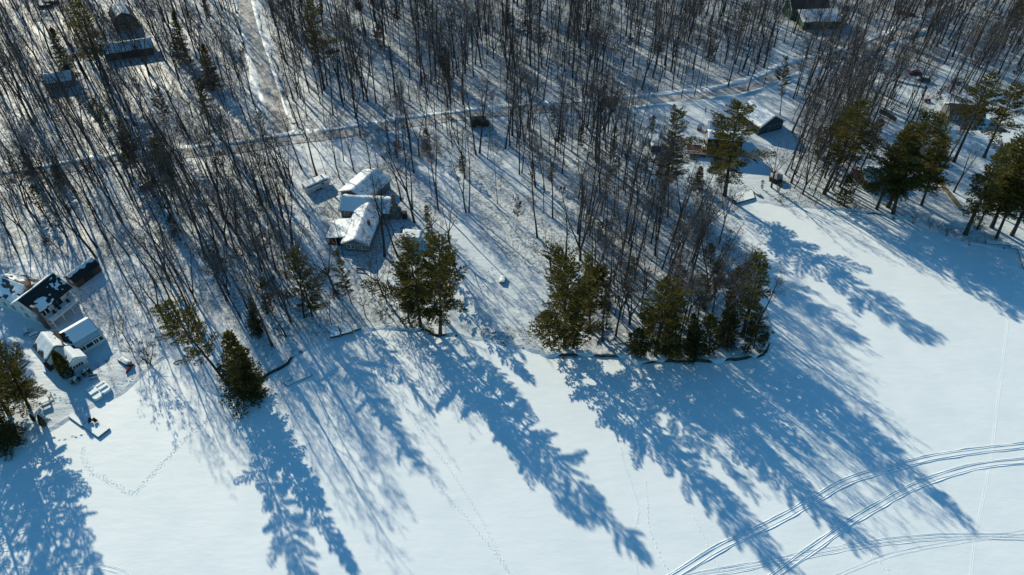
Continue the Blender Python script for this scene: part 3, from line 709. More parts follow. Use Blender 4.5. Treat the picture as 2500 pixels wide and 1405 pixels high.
MB().prism([(-.8, 1.7), (0, 2.3), (.8, 1.7), (0, 2.2)], -1, 1, 'x').build("roof", M['snow'], E)
# ---- hexagonal dark canopy
p = P(1893, 440)
E = thing("dark_canopy", "black faceted canopy tent with grey top by the bent tree", "canopy", p, R(15))
ring = [(1.9 * math.cos(k * math.pi / 3), 1.9 * math.sin(k * math.pi / 3)) for k in range(6)]
c = MB()
for k in range(6):
    a, b = ring[k], ring[(k + 1) % 6]
    c.quad((a[0]*1.1, a[1]*1.1, -.1), (b[0]*1.1, b[1]*1.1, -.1), (b[0], b[1], 1.5), (a[0], a[1], 1.5))
c.build("side_wall", M['black'], E)
c = MB()
for k in range(6):
    a, b = ring[k], ring[(k + 1) % 6]; c.quad((a[0]*1.05, a[1]*1.05, 1.48), (b[0]*1.05, b[1]*1.05, 1.48), (0, 0, 2.3))
c.build("top", M['tarpgrey'], E)
# ---- right brown cottage
p = Vector((100.1, 156.9))
E = thing("brown_cottage", "brown lakeside cottage with snowy roof behind the triple-trunk pines", "cottage", (p.x, p.y, gz(p.x, p.y)), R(14))
gable(E, 0, 9.0, 0, 7.0, 2.6, 4.3, 'x', .4, 'brown', 'shingle', snow_t=.11)
for u in (1.5, 4.0, 7.0): window(E, 'y-', 0, u, .9, 1.0, 1.1, 'darktrim')
window(E, 'x-', 0, 3.5, .9, 1.0, 1.1, 'darktrim')
keepout(p.x + 4, p.y + 5, 7)
p = Vector((139.6, 193.0))
E = thing("dark_roof_house", "low grey house with bare dark roof behind the right-hand pines", "house", (p.x, p.y, gz(p.x, p.y)), R(-10))
gable(E, 0, 10, 0, 6.5, 2.6, 4.4, 'x', .4, 'grey', 'brownshingle', (False, True), trim=True)
for u in (2, 5, 8): window(E, 'y-', 0, u, .9, 1.0, 1.1)
keepout(p.x + 4, p.y + 3, 7)
# ---- green house top right
p = Vector((112.7, 258.7))
E = thing("green_house", "green clapboard house with yellow corner trim and snowy roof, top right", "house", (p.x, p.y, gz(p.x, p.y)), R(4))
gable(E, 0, 15, 0, 7.5, 3.0, 4.7, 'x', .5, 'green', 'shingle', snow_t=.11, rpos=.98)
for u in (2, 4.4, 7, 10, 12.6): window(E, 'y-', 0, u, .9, 1.3, 1.2, 'darktrim')
MB().box(-.05, -.005, -.05, .2, -.2, 3.0).build("corner_trim", M['yellowtrim'], E); MB().box(-.06, -.005, .3, 7.2, -.2, .25).build("base_trim", M['yellowtrim'], E)
gable(E, -1.6, 13, 9.0, 17, 4.2, 6.6, 'x', .5, 'green', 'brownshingle', (False, True))
keepout(p.x + 7, p.y + 6, 10)
# ---- top-left barn, long shed, small white house
p = Vector((-153.0, 257.2)); q = Vector((-146.0, 261.0))
E = thing("gambrel_barn", "dark olive gambrel barn with pale ochre doors and snowy roof, top left", "barn", (p.x, p.y, gz(p.x, p.y)), R(32))
gambrel(E, 0, 8.5, 0, 11.5, 3.2, 5.4, 6.6, .2, 'olive', 'shingle', .35, True, 'y')
for u in (2.2, 6.2):
    d = MB().box(u - 1.5, u + 1.5, -.09, -.004, .02, 2.1).build("garage_door", M['ochre'], E)
    for k in range(4): MB().box(u - 1.3 + k * .68, u - 1.3 + k * .68 + .5, -.12, -.092, 1.4, 1.75).build("pane", M['glass'], d)
window(E, 'y-', 0, 3.0, 3.4, .8, 1.2); window(E, 'y-', 0, 5.6, 3.4, .8, 1.2)
for u in (3, 7): window(E, 'x-', 0, u, 1.0, .9, 1.0)
keepout(p.x + 2, p.y + 7, 10)
p = Vector((-146.8, 233.1)); q = Vector((-131.7, 238.6))
E = thing("long_brown_shed", "long brown shed with blue-shaded snow roof below the gambrel barn", "shed", (p.x, p.y, gz(p.x, p.y)), math.atan2(q.y - p.y, q.x - p.x))
gable(E, 0, 16, 0, 7.5, 2.9, 4.7, 'x', .5, 'brown', 'shingle', snow_t=.11)
for u in (2.5, 6, 10, 13.5): window(E, 'y-', 0, u, 1.0, .9, .9, 'darktrim')
door(E, 'y-', 0, 8, 1.0, 2.0, 'darkwood')
keepout(p.x + 3, p.y + 5, 7); keepout(p.x + 11, p.y + 8, 7)
p = P(118, 222)
E = thing("grey_cabin", "small grey cabin with snowy roof behind bare trunks, upper left", "cabin", (p.x, p.y, gz(p.x, p.y)), R(20))
gable(E, 0, 8, 0, 6, 2.6, 4.4, 'x', .4, 'grey', 'shingle')
for u in (1.6, 4, 6.4): window(E, 'y-', 0, u, .9, 1.0, 1.0)
keepout(p.x + 4, p.y + 4, 7)

# ------------------------------------------------------------------ yard things
def car(name, label, p, rz, paint, van=False, snow=False):
    E = thing(name, label, "van" if van else "car", p, rz)
    if van:
        MB().prism([(-1.05, .5), (1.05, .5), (1.05, 2.75), (.95, 2.9), (-.95, 2.9), (-1.05, 2.75)], -3.1, 1.5, 'x').build("cargo_box", M[paint], E)
        MB().prism([(1.5, .5), (3.0, .5), (3.05, 1.15), (2.2, 1.4), (1.9, 2.5), (1.5, 2.6)], -1.0, 1.0, 'y').build("cab", M[paint], E)
        MB().prism([(1.96, 2.42), (2.24, 1.46), (2.27, 1.46), (1.99, 2.42)], -.85, .85, 'y').build("windshield", M['glass'], E)
        ws = ((-2.1, 1), (2.2, 1), (-2.1, -1), (2.2, -1)); wr, yo = .42, .95
    else:
        MB().prism([(-2.2, .35), (2.2, .35), (2.25, .75), (1.2, .95), (-2.1, 1.0), (-2.28, .7)], -.88, .88, 'y').build("body", M[paint], E)
        cb = MB().prism([(-1.95, .96), (1.15, .94), (.45, 1.48), (-1.5, 1.5)], -.78, .78, 'y').build("cabin", M['glass'], E)
        MB().prism([(-1.55, 1.47), (.45, 1.45), (.4, 1.53), (-1.45, 1.55)], -.76, .76, 'y').build("roof", M['snow' if snow else paint], E)
        if snow:
            snow_slab(E, Vector((1.2, -.8, .93)), Vector((.99, 0, -.12)), Vector((0, 1, 0)), Vector((.12, 0, .99)), 1.0, 1.6, .1)
        for s in (-.6, .6): MB().box(2.2, 2.29, s - .2, s + .2, .55, .72).build("headlight", M['trim'], E)
        ws = ((-1.35, 1), (1.35, 1), (-1.35, -1), (1.35, -1)); wr, yo = .33, .8
    for x, s in ws:
        w = MB().tube([Vector((x, s * yo - .12, wr)), Vector((x, s * yo + .12, wr))], [wr, wr], 12).build("wheel", M['rubber'], E)
        MB().tube([Vector((x, s * yo - .13, wr)), Vector((x, s * yo + .13, wr))], [wr*.55, wr*.55], 10).build("rim", M['metal'], w)
    return E
p = P(1172, 308); car("delivery_van", "dark brown box van parked on the lane behind twin trunks", (p.x, p.y, base_z(p.x, p.y) + .13), R(8), 'vanbrown', True)
p = P(2232, 184); car("red_car", "dark red car parked at the end of the driveway", (p.x, p.y, p.z + .05), R(172), 'carred')
p = P(2252, 198); car("slate_car", "slate car with snow on its roof parked nearest on the driveway", (p.x, p.y, p.z + .1), R(165), 'carblue', snow=True)
p = P(2262, 249)
E = thing("red_tractor", "small red garden tractor standing near the dark-roofed house", "tractor", p, R(10))
MB().box(-.1, 1.0, -.35, .35, .35, .95).build("hood", M['redp'], E); MB().box(-.9, -.1, -.45, .45, .35, .6).build("fender", M['redp'], E)
MB().box(-.7, -.25, -.25, .25, .6, .75).box(-.8, -.7, -.25, .25, .6, 1.15).build("seat", M['black'], E)
MB().tube([Vector((-.05, 0, .8)), Vector((-.2, 0, 1.15))], [.03, .03], 6).build("steering_column", M['metal'], E)
for x, r in ((-.55, .38), (.8, .26)):
    for s in (-.5, .5): MB().tube([Vector((x, s - .11, r)), Vector((x, s + .11, r))], [r, r], 12).build("wheel", M['rubber'], E)
# fences
def fence(pts, h, matn, name, label):
    a = P(*pts[0]); E = thing(name, label, "fence", (a.x, a.y, a.z))
    W = [P(*q) - Vector((a.x, a.y, a.z)) for q in pts]
    for i in range(len(W) - 1):
        p, q = W[i], W[i + 1]; L = (q - p).length; n = max(1, round(L / 2.4)); t = (q - p).normalized(); nn = Vector((t.y, -t.x, 0)) * .03
        for k in range(n):
            u, v = p.lerp(q, k / n), p.lerp(q, (k + 1) / n); m = MB(); bn = 12
            for b in range(bn):
                s0, s1 = u.lerp(v, (b + .04) / bn), u.lerp(v, (b + .96) / bn); j = rnd.uniform(-.03, .03)
                mm = [s0 - nn, s1 - nn, s1 + nn, s0 + nn]
                m.poly([(w.x, w.y) for w in mm], min(u.z, v.z) - .1, max(u.z, v.z) + h + j)
            m.build("fence_panel", M[matn], E)
            MB().box(u.x - .07, u.x + .07, u.y - .07, u.y + .07, u.z - .2, u.z + h + .12).build("fence_post", M[matn], E)
fence([(2268,425),(2300,460),(2345,515)], 1.3, 'fence', "wooden_fence", "tan board fence running down to the lake beside the right-hand pines")
fence([(2146,276),(2164,285),(2186,298)], 1.5, 'brown', "brown_fence", "short brown board fence below the driveway")
# boats and docks
def snow_boat(label, pxy, rz, L=3.4, W=1.7):
    p = P(*pxy); E = thing("pedal_boat", label, "boat", (p.x, p.y, p.z), rz)
    out = [(-L/2, -W/2), (L*.35, -W/2), (L/2, -W*.3), (L/2, W*.3), (L*.35, W/2), (-L/2, W/2)]
    MB().poly(out, .0, .42).build("hull", M['camper'], E)
    MB().poly([(x*.96, y*.93) for x, y in out], .42, .56).build("snow_cover", M['snow'], E, False)
    MB().box(-L*.12, L*.1, -W*.42, W*.42, .56, .82).build("seat", M['snow'], E)
    MB().box(-L*.5 + .06, -L*.32, -W*.42, W*.42, .56, .74).build("stern_hump", M['snow'], E)
    MB().box(-L/2 - .02, L*.35, -W/2 - .015, -W/2 + .0, .28, .36).build("rub_rail", M['darktrim'], E)
    return E
snow_boat("snow-covered pedal boat with a long pointed bow on the cottage waterfront", (232, 962), R(-40), 4.4, 1.9)
snow_boat("snow-covered pedal boat behind the other, nearest the cottage seawall", (255, 950), R(-40), 3.2, 2.0)
def slab(name, label, cat, corners, z0, z1, wood='wood', land=False, group=None):
    ps = [(P(*c) if land else G(*c, 0)) for c in corners]; c = sum(ps, Vector()) / len(ps)
    E = thing(name, label, cat, (c.x, c.y, c.z), 0, group)
    out = [(p.x - c.x, p.y - c.y) for p in ps]
    b = MB().poly(out, z0, z1).build("frame", M[wood], E)
    MB().poly([(x*.97, y*.97) for x, y in out], z1 + .002, z1 + .13).build("snow_cover", M['snow'], E)
    for x, y in out: MB().tube([Vector((x*.97, y*.97, -.25)), Vector((x*.97, y*.97, z1 - .02))], [.06, .06], 6).build("pile", M['darkwood'], E)
    return E
slab("swim_dock", "square snow-covered dock platform with folded chairs frozen into the lake", "dock", [(202,1042),(242,1071),(270,1049),(230,1025)], .12, .36)
slab("gangway", "narrow snowy gangway linking shore to the square dock", "gangway", [(168,1019),(201,1043),(210,1035),(180,1010)], .2, .34)
p = G(229, 1037); 
for k, (dx, dy, rz, lab) in enumerate([(-.5, .2, 20, "folded wooden deck chair on the square dock, left of two"), (.6, .3, 60, "folded wooden deck chair on the square dock, right of two")]):
    E = thing("deck_chair", lab, "chair", (p.x + dx, p.y + dy, .5), R(rz), "deck chairs on the dock")
    MB().box(-.3, .3, -.3, .3, .3, .36).build("seat", M['darkwood'], E); MB().box(-.3, .3, .25, .31, .36, 1.0, Matrix.Rotation(R(-15), 4, 'X')).build("backrest", M['darkwood'], E)
    for a in (-.27, .27):
        for b in (-.27, .27): MB().box(a - .03, a + .03, b - .03, b + .03, 0, .3).build("leg", M['darkwood'], E)
        MB().box(a - .05, a + .05, -.3, .3, .55, .6).build("armrest", M['darkwood'], E)
for cs, lab in (([(805,797),(826,795),(832,824),(808,829)], "leftmost"), ([(832,794),(851,788),(862,815),(835,822)], "middle"), ([(862,799),(874,793),(881,806),(866,811)], "smallest, rightmost")):
    slab("dock_section", "snow-covered dock section pulled up at the shore, %s of three" % lab, "dock", cs, .15, .6, 'darkwood', True, "dock sections pulled ashore")
slab("lake_dock", "low dock lying in an L on the ice in front of the shore", "dock", [(693,938),(757,912),(763,917),(700,944)], .05, .22)
slab("lake_dock", "short dock arm in the shade at the left end of the long ice-bound dock", "dock", [(684,930),(707,921),(713,927),(692,937)], .05, .2)
slab("shore_dock", "wide snow-covered dock platform on the right shore by the large pine", "dock", [(1782,480),(1836,468),(1842,487),(1796,500)], .2, .5, 'darkwood')
slab("pier", "long thin pier half buried in snow beside the wooded point", "pier", [(1732,526),(1738,523),(1786,563),(1781,567)], .1, .35, 'darkwood')
slab("right_dock", "long snow-covered dock at the right edge shore", "dock", [(2403,590),(2460,596),(2464,603),(2406,598)], .35, .55, 'darkwood')
slab("dock_step", "small lower dock platform joined to the right edge dock", "dock", [(2463,598),(2483,602),(2486,612),(2465,608)], .25, .45, 'darkwood')
slab("red_gangway", "narrow reddish gangway at the right edge dropping from the dock", "gangway", [(2484,611),(2488,612),(2503,656),(2498,657)], .1, .28, 'deck')
p = P(1846, 472)
E = thing("upturned_boat", "small rowboat under snow beside the wide dock", "boat", p, R(-65))
MB().poly([(-1.6,-.6),(.9,-.65),(1.8,-.2),(1.8,.2),(.9,.65),(-1.6,.6)], 0, .45).build("hull", M['tarpgrey'], E)
MB().poly([(-1.45,-.5),(.8,-.52),(1.5,-.15),(1.5,.15),(.8,.52),(-1.45,.5)], .45, .6).build("snow_cover", M['snow'], E)
MB().box(-1.5, 1.2, -.05, .05, .6, .68).build("keel", M['darktrim'], E)
# red kayak leaning by the cottage shore
p = P(319, 902)
E = thing("red_kayak", "red kayak lying beside the snow-covered rowboat near the cottage", "kayak", p, R(75))
pts = [Vector((-1.5 + .3 * k, .25 * math.sin(k * .3), .22 + .0)) for k in range(11)]
MB().tube(pts, [.05, .16, .25, .3, .33, .34, .33, .3, .25, .16, .05], 8).build("hull", M['redp'], E, True)
MB().tube([Vector((-.1,.2,.5)), Vector((-.1,.2,.58))], [.3,.26], 10).build("cockpit", M['black'], E)
p = P(307, 884)
E = thing("snowy_rowboat", "overturned rowboat under lumpy snow by the multi-stem shrub", "boat", p, R(-30))
MB().poly([(-1.7,-.7),(1.0,-.75),(2.0,-.2),(2.0,.2),(1.0,.75),(-1.7,.7)], 0, .5).build("hull", M['darkwood'], E)
snow_slab(E, Vector((-1.6, -.62, .5)), Vector((1,0,0)), Vector((0,1,0)), Vector((0,0,1)), 3.0, 1.24, .25, None, .35)
def bench(p, rz, label, name="bench", L=1.6, matn='darkwood'):
    E = thing(name, label, "bench", p, rz)
    MB().box(-L/2, L/2, -.22, .22, .38, .45).build("seat", M[matn], E); MB().box(-L/2 + .05, L/2 - .05, -.2, .2, .452, .54).build("snow_cover", M['snow'], E)
    MB().box(-L/2, L/2, .22, .28, .45, .85).build("backrest", M[matn], E)
    for x in (-L/2 + .15, L/2 - .15): MB().box(x - .05, x + .05, -.2, .26, -.1, .38).build("leg", M[matn], E)
bench(P(230, 924), R(25), "low snowy bench in front of the cottage garden")
bench(P(880, 663), R(-8), "low dark bench in the shade below the grey house", L=2.2)
def picnic(p, rz, label):
    E = thing("picnic_table", label, "picnic table", p, rz, "picnic tables")
    MB().box(-.95, .95, -.4, .4, .72, .78).build("tabletop", M['darkwood'], E); MB().box(-.9, .9, -.37, .37, .782, .9).build("snow_cover", M['snow'], E)
    for s in (-.75, .75):
        b = MB().box(-.95, .95, s - .13, s + .13, .42, .47).build("seat", M['darkwood'], E); MB().box(-.9, .9, s - .11, s + .11, .472, .55).build("snow_cap", M['snow'], b)
    for x in (-.7, .7): MB().prism([(-.8, -.1), (-.7, -.1), (.35, .72), (.25, .72)], x - .04, x + .04, 'x').prism([(.7, -.1), (.8, -.1), (-.25, .72), (-.35, .72)], x + .045, x + .11, 'x').build("leg_frame", M['darkwood'], E)
picnic(P(86, 820), R(40), "snow-topped picnic table with dark benches in front of the white house")
picnic(P(66, 812), R(125), "smaller dark picnic table set crosswise left of the other")
picnic(P(112, 986), R(35), "snow-topped picnic table in the shade below the left-edge pine")
p = P(125, 972)
E = thing("garden_chair", "reddish slatted garden chair in the sun beside the left-edge pine", "chair", p, R(140))
for k in range(4): MB().box(-.32, .32, -.3 + k*.15, -.18 + k*.15, .35, .39).build("seat_slat", M['wood'], E)
for k in range(5): MB().box(-.32 + k*.13, -.22 + k*.13, .28, .33, .35, 1.15).build("back_slat", M['deck'], E)
for a in (-.35, .35):
    MB().box(a - .04, a + .04, -.35, .4, .55, .6).build("armrest", M['wood'], E)
    for b in (-.3, .35): MB().box(a - .04, a + .04, b - .04, b + .04, -.05, .55).build("leg", M['wood'], E)
p = P(1227, 686)
E = thing("storage_box", "small pale box with snow on its lid alone on the open lawn", "box", p, R(80))
MB().box(-1.1, 1.1, -.6, .6, -.1, .65).build("body", M['tarpgrey'], E); MB().box(-1.15, 1.15, -.65, .65, .65, .72).build("lid", M['darktrim'], E)
snow_slab(E, Vector((-1.15, -.65, .72)), Vector((1,0,0)), Vector((0,1,0)), Vector((0,0,1)), 2.3, 1.3, .18, None, .3)
p = P(1204, 811)
E = thing("red_toy_sled", "small red sled lying on the lawn near the shoreline", "sled", p, R(20))
MB().prism([(-.25, 0), (.25, 0), (.3, .18), (-.3, .18)], -.6, .6, 'x').build("tub", M['redp'], E)
MB().box(-.5, .5, -.2, .2, .182, .22).build("snow_fill", M['snow'], E)
p = P(1373, 470)
E = thing("wooden_stand", "small brown wooden stand on posts at the edge of the lawn", "stand", p, R(0))
for x in (-.5, .5):
    MB().box(x - .35, x + .35, -.06, .06, 1.0, 1.9).build("board", M['brown'], E)
    for q in (-.25, .25): MB().box(x + q - .05, x + q + .05, -.05, .05, -.2, 1.0).build("leg", M['darkwood'], E)
p = P(663, 690)
E = thing("lean_to", "dark open lean-to with snow on its roof among bare trees", "lean-to", p, R(62))
MB().prism([(0, 1.3), (2.4, 2.2), (2.4, 2.3), (0, 1.4)], -1.6, 1.6, 'x').build("roof", M['darkwood'], E)
V = Vector((0, 2.4, .9)).normalized(); snow_slab(E, Vector((-1.6, 0, 1.4)), Vector((1,0,0)), V, Vector((1,0,0)).cross(V), 3.2, 2.56, .14)
MB().box(-1.5, 1.5, 2.2, 2.3, -.2, 2.1).build("back_wall", M['darkwood'], E)
for s in (-1.5, 1.42): MB().prism([(.1, -.2), (2.2, -.2), (2.2, 2.05), (.1, 1.3)], s, s + .08, 'x').build("side_wall", M['darkwood'], E)
for k, s in enumerate((-.7, .7)):
    MB().box(s - .5, s + .5, -.9, -.3, .4, .5).build("snowy_seat", M['snow'], E)
for (a, b, rz, L, lab) in ((112, 10, 10, 5, "nearer of two snow-capped log piles at the top left corner"), (128, 1, 12, 5, "farther of two snow-capped log piles at the top left corner"), (2210, 28, -25, 7, "dark log pile beside the winding road, top right"), (360, 448, 60, 4, "dark brush-covered log pile among the bare trees below the lane")):
    p = P(a, b + 8); E = thing("log_pile", lab, "log pile", p, R(rz))
    for j in range(3):
        for i in range(5 - j):
            MB().tube([Vector((-L/2 + rnd.uniform(-.2,.2), (i - 2 + j*.5) * .36, .18 + j*.32)), Vector((L/2 + rnd.uniform(-.2,.2), (i - 2 + j*.5) * .36, .18 + j*.32))], [.18, .17], 7).build("log", M['brown'], E)
    if L == 5: snow_slab(E, Vector((-L/2, -.8, 1.0)), Vector((1,0,0)), Vector((0,1,0)), Vector((0,0,1)), L, 1.6, .2)

# ------------------------------------------------------------------ trees
UPV = Vector((0, 0, 1))
def wander(r, p, d, L, n, wob, up):
    pts = [p.copy()]
    for _ in range(n):
        d = (d + Vector((r.uniform(-1, 1), r.uniform(-1, 1), r.uniform(-1, 1))) * wob + UPV * up).normalized()
        p = p + d * (L / n); pts.append(p)
    return pts
def at_path(pts, t):
    f = t * (len(pts) - 1); i = min(int(f), len(pts) - 2)
    return pts[i].lerp(pts[i + 1], f - i), (pts[i + 1] - pts[i]).normalized()
def side_dir(r, d, ang, az=None):
    a = d.orthogonal().normalized(); b = d.cross(a); t = r.uniform(0, 2 * math.pi) if az is None else az
    return (d * math.cos(ang) + (a * math.cos(t) + b * math.sin(t)) * math.sin(ang)).normalized()
def bare_tree(seed, H, R0, style, leaves=False):
    r = random.Random(seed); T, C = MB(), MB(); LV = MB()
    def twigs(pts, L, rad, n, lvl):
        for k in range(n):
            t = r.uniform(.25, 1.0); p, d = at_path(pts, t)
            l = L * r.uniform(.55, 1.15) * (1.15 - .5 * t); dd = side_dir(r, d, R(r.uniform(28, 58)))
            q = wander(r, p, dd, l, 2 if lvl else 3, .16, .10)
            rr = max(rad * (1.1 - .5 * t), .012)
            C.tube(q, [rr * (1 - i / (len(q) - 1) * .75) for i in range(len(q) - 1)] + [0], 3, False)
            if lvl: twigs(q, l * .55, rr * .6, 5 if lvl == 2 else 4, lvl - 1)
            elif leaves and r.random() < .55:
                for _ in range(3):
                    a, _d = at_path(q, r.random()); u = Vector((r.uniform(-1,1), r.uniform(-1,1), r.uniform(-1,1))).normalized() * .11; w = u.orthogonal().normalized() * .07
                    LV.quad(a - u, a + w, a + u, a - w)
    def limb(p, d, L, rad, n=4):
        q = wander(r, p, d, L, n, .13, .10)
        T.tube(q, [rad * (1 - .8 * i / n) for i in range(n)] + [0], 4, False)
        twigs(q, L * .42, rad * .42, max(7, int(L * 2.6)), 2)
    def leader(p, d, L, rad, cs, nl, ang, up=.03, sides=7):
        n = 8; q = wander(r, p, d, L, n, .045, up)
        rr = [rad * (1 - .78 * (i / n) ** .9) for i in range(n)] + [.012]
        rr[0] *= 1.25; T.tube(q, rr, sides, False)
        for k in range(nl):
            t = cs + (1 - cs) * ((k + r.random()) / nl); a, dd = at_path(q, min(t, .985))
            limb(a, side_dir(r, dd, R(r.uniform(*ang)), k * 2.4 + r.uniform(-.6, .6)), L * r.uniform(.18, .36) * (1.25 - .75 * t), rad * (.42 - .3 * t))
        for k in range(r.randint(1, 3)):                # stubs of dead lower branches
            a, dd = at_path(q, r.uniform(.15, cs)); b = wander(r, a, side_dir(r, dd, R(70)), r.uniform(.6, 2.0), 3, .2, .0); T.tube(b, [.03, .02, .012, 0], 3, False)
    if style == 'pole':
        leader(Vector((0, 0, -.3)), Vector((r.uniform(-.05, .05), r.uniform(-.05, .05), 1)).normalized(), H, R0, r.uniform(.34, .55), 13, (24, 52))
    elif style == 'fork':
        h = H * r.uniform(.12, .38); q = wander(r, Vector((0, 0, -.3)), UPV, h + .3, 3, .04, 0)
        T.tube(q, [R0 * 1.25, R0, R0 * .95, R0 * .9], 7, False); k = r.choice((2, 2, 3))
        for i in range(k):
            leader(q[-1], side_dir(r, UPV, R(r.uniform(8, 20)), i * 2 * math.pi / k + r.uniform(-.4, .4)), (H - h) * r.uniform(.85, 1.02), R0 * .68, .28, 9, (25, 50), .05, 6)
    elif style == 'oak':
        h = H * .3; q = wander(r, Vector((0, 0, -.3)), UPV, h + .3, 3, .06, 0); T.tube(q, [R0 * 1.3, R0, R0 * .95, R0 * .9], 8, False)
        for i in range(5): leader(q[-1] if i else q[-1], side_dir(r, UPV, R(r.uniform(18, 48)), i * 1.3 + r.uniform(-.3, .3)), (H - h) * r.uniform(.7, 1.05), R0 * .5, .22, 7, (30, 62), .07, 5)
    elif style == 'shrub':
        for i in range(9): leader(Vector((r.uniform(-.2, .2), r.uniform(-.2, .2), -.1)), side_dir(r, UPV, R(r.uniform(8, 45)), i * .7), H * r.uniform(.6, 1), R0, .3, 4, (25, 50), .04, 4)
    elif style == 'sapling':
        leader(Vector((0, 0, -.2)), Vector((r.uniform(-.1, .1), r.uniform(-.1, .1), 1)).normalized(), H, R0, .25, 6, (25, 45), .02, 4)
    return T, C, LV
BARE = {}
def add_bare(style, n, H, R0, leaves=False, key=None):
    key = key or style; BARE[key] = []
    for i in range(n):
        T, C, LV = bare_tree(len(BARE) * 100 + i * 7 + 3, H, R0 * (.6 + .2 * (i % 5)), style, leaves)
        bk = M['bark'] if i % 3 else M['bark2']
        cm = C.mesh("crown", M['twig'])
        BARE[key].append((T.mesh("trunk", bk, True), cm, LV.mesh("leaf_cluster", M['deadleaf']) if LV.f else None, H))
add_bare('pole', 10, 20, .175); add_bare('fork', 5, 19, .20); add_bare('oak', 3, 15, .24); add_bare('shrub', 2, 5, .035); add_bare('sapling', 4, 8, .06)
add_bare('pole', 2, 13, .12, True, 'leafy')

def blade(m, p, d, L, w, r):
    s = d.orthogonal().normalized(); t = r.uniform(0, 6.28); s = (s * math.cos(t) + d.cross(s) * math.sin(t)) * w
    n = len(m.v); m.v += [tuple(p - s), tuple(p + s), tuple(p + d * L)]; m.f.append((n, n + 1, n + 2))
def tuft(m, p, d, r, k=6, L=.34, w=.045):
    for _ in range(k):
        dd = (d + Vector((r.uniform(-1, 1), r.uniform(-1, 1), r.uniform(-.3, .7))) * .75).normalized()
        blade(m, p, dd, L * r.uniform(.7, 1.2), w, r)
def conifer(seed, H, R0, cs, width, style):
    r = random.Random(seed); T, C = MB(), MB(); n = 10
    q = wander(r, Vector((0, 0, -.3)), UPV, H, n, .02, .05)
    T.tube(q, [R0 * 1.2] + [R0 * (1 - .88 * i / n) for i in range(1, n)] + [.03], 8, False)
    pine = style == 'pine'
    z = cs * H; step = .80 if pine else .45; az = 0
    gap = [r.uniform(.35, 1.3) for _ in range(7)]
    while z < H * .985:
        t = (z / H - cs) / (1 - cs)
        if pine: prof = ((1 - t) ** .5 * .95 + .10) * min(1, .5 + t * 2.2)
        else: prof = (1 - t) ** .85 + .06
        nl = r.randint(4, 6) if pine else r.randint(4, 6)
        whorl = r.uniform(.5, 1.2) if pine else r.uniform(.85, 1.05)
        for k in range(nl):
            a = az + k * 2 * math.pi / nl + r.uniform(-.35, .35)
            L = width * prof * whorl * r.uniform(.45, 1.15) * (gap[int(a * 7 / 6.2832) % 7] if pine else 1)
            if pine and r.random() < .10: continue
            if L < .3: L = .3
            el = (R(-6) + t * R(38) + R(r.uniform(-8, 8))) if pine else (R(-14) + t * R(50))
            d = Vector((math.cos(a) * math.cos(el), math.sin(a) * math.cos(el), math.sin(el)))
            p, _ = at_path(q, min(.995, (z + r.uniform(-.25, .25)) / H))
            lp = wander(r, p, d, L, 4, .07, .07 if pine else .03)
            lr = .02 + R0 * .2 * (1 - t) * (L / max(width, .1))
            T.tube(lp, [lr, lr * .75, lr * .5, lr * .3, 0], 4, False)
            s = .28 if pine else .12
            ds = .30 / max(L, .5) if pine else .22 / max(L, .5)
            while s <= 1.0:
                b, bd = at_path(lp, s)
                sl = (.3 + .42 * L * (1.06 - s) * min(1, s * 2.2)) * r.uniform(.6, 1.2)
                for sd in (-1, 1):
                    hd = bd.cross(UPV)
                    if hd.length < .05: hd = bd.orthogonal()
                    hd.normalize(); v = (bd * r.uniform(.5, .9) + hd * sd * r.uniform(.6, 1) + UPV * (r.uniform(-.06, .12) if pine else r.uniform(-.05, .2))).normalized()
                    nt = max(1, int(sl / (.28 if pine else .24)))
                    for j in range(nt):
                        tuft(C, b + v * sl * ((j + .6) / nt), (v + UPV * .15).normalized(), r, 6, .42 if pine else .30, .075 if pine else .06)
                s += ds
            tuft(C, lp[-1], (lp[-1] - lp[-2]).normalized(), r, 7, .4 if pine else .26, .05)
        az += r.uniform(.4, 1.3); z += step * r.uniform(.75, 1.25) * (1 if t < .8 else .7)
    for _ in range(10): tuft(C, Vector((q[-1].x, q[-1].y, H * r.uniform(.955, .998))), UPV, r, 6, .45, .05)
    return T, C
CON = {}
def add_con(key, n, H, R0, cs, width, style, nm):
    CON[key] = []
    for i in range(n):
        T, C = conifer(900 + len(CON) * 50 + i, H, R0, cs, width, style)
        CON[key].append((T.mesh("trunk", M['pinebark'], True), C.mesh("crown", M[nm]), None, H))
add_con('pine', 4, 25, .34, .24, 6.2, 'pine', 'needle')
add_con('highpine', 3, 25, .30, .38, 6.4, 'pine', 'needle')
add_con('fullpine', 2, 22, .32, .10, 6.3, 'pine', 'needle')
add_con('darkpine', 2, 24, .30, .38, 5.2, 'pine', 'needle2')
add_con('hemlock', 3, 12, .16, .08, 2.6, 'hemlock', 'needle2')
add_con('youngpine', 3, 8, .10, .12, 2.0, 'pine', 'needle2')
add_con('cedar', 1, 5, .10, .03, 1.4, 'hemlock', 'needle3')
def column(seed, H, Rr):
    r = random.Random(seed); C = MB()
    for _ in range(2600):
        t = r.random(); a = r.uniform(0, 6.2832); rr = Rr * (math.sin(math.pi * min(1, t * .62 + .36)) ** .8) * r.uniform(.75, 1.05)
        blade(C, Vector((rr * math.cos(a), rr * math.sin(a), t * H)), Vector((math.cos(a) * .5, math.sin(a) * .5, 1)).normalized(), .34, .06, r)
    return C
arb_mesh = column(5, 4.5, .75).mesh("foliage", M['needle2']); arb_trunk = MB().tube([Vector((0, 0, -.2)), Vector((0, 0, 2.5))], [.1, .05], 6).mesh("trunk", M['bark'])
CON['arborvitae'] = [(arb_trunk, arb_mesh, None, 4.5)]

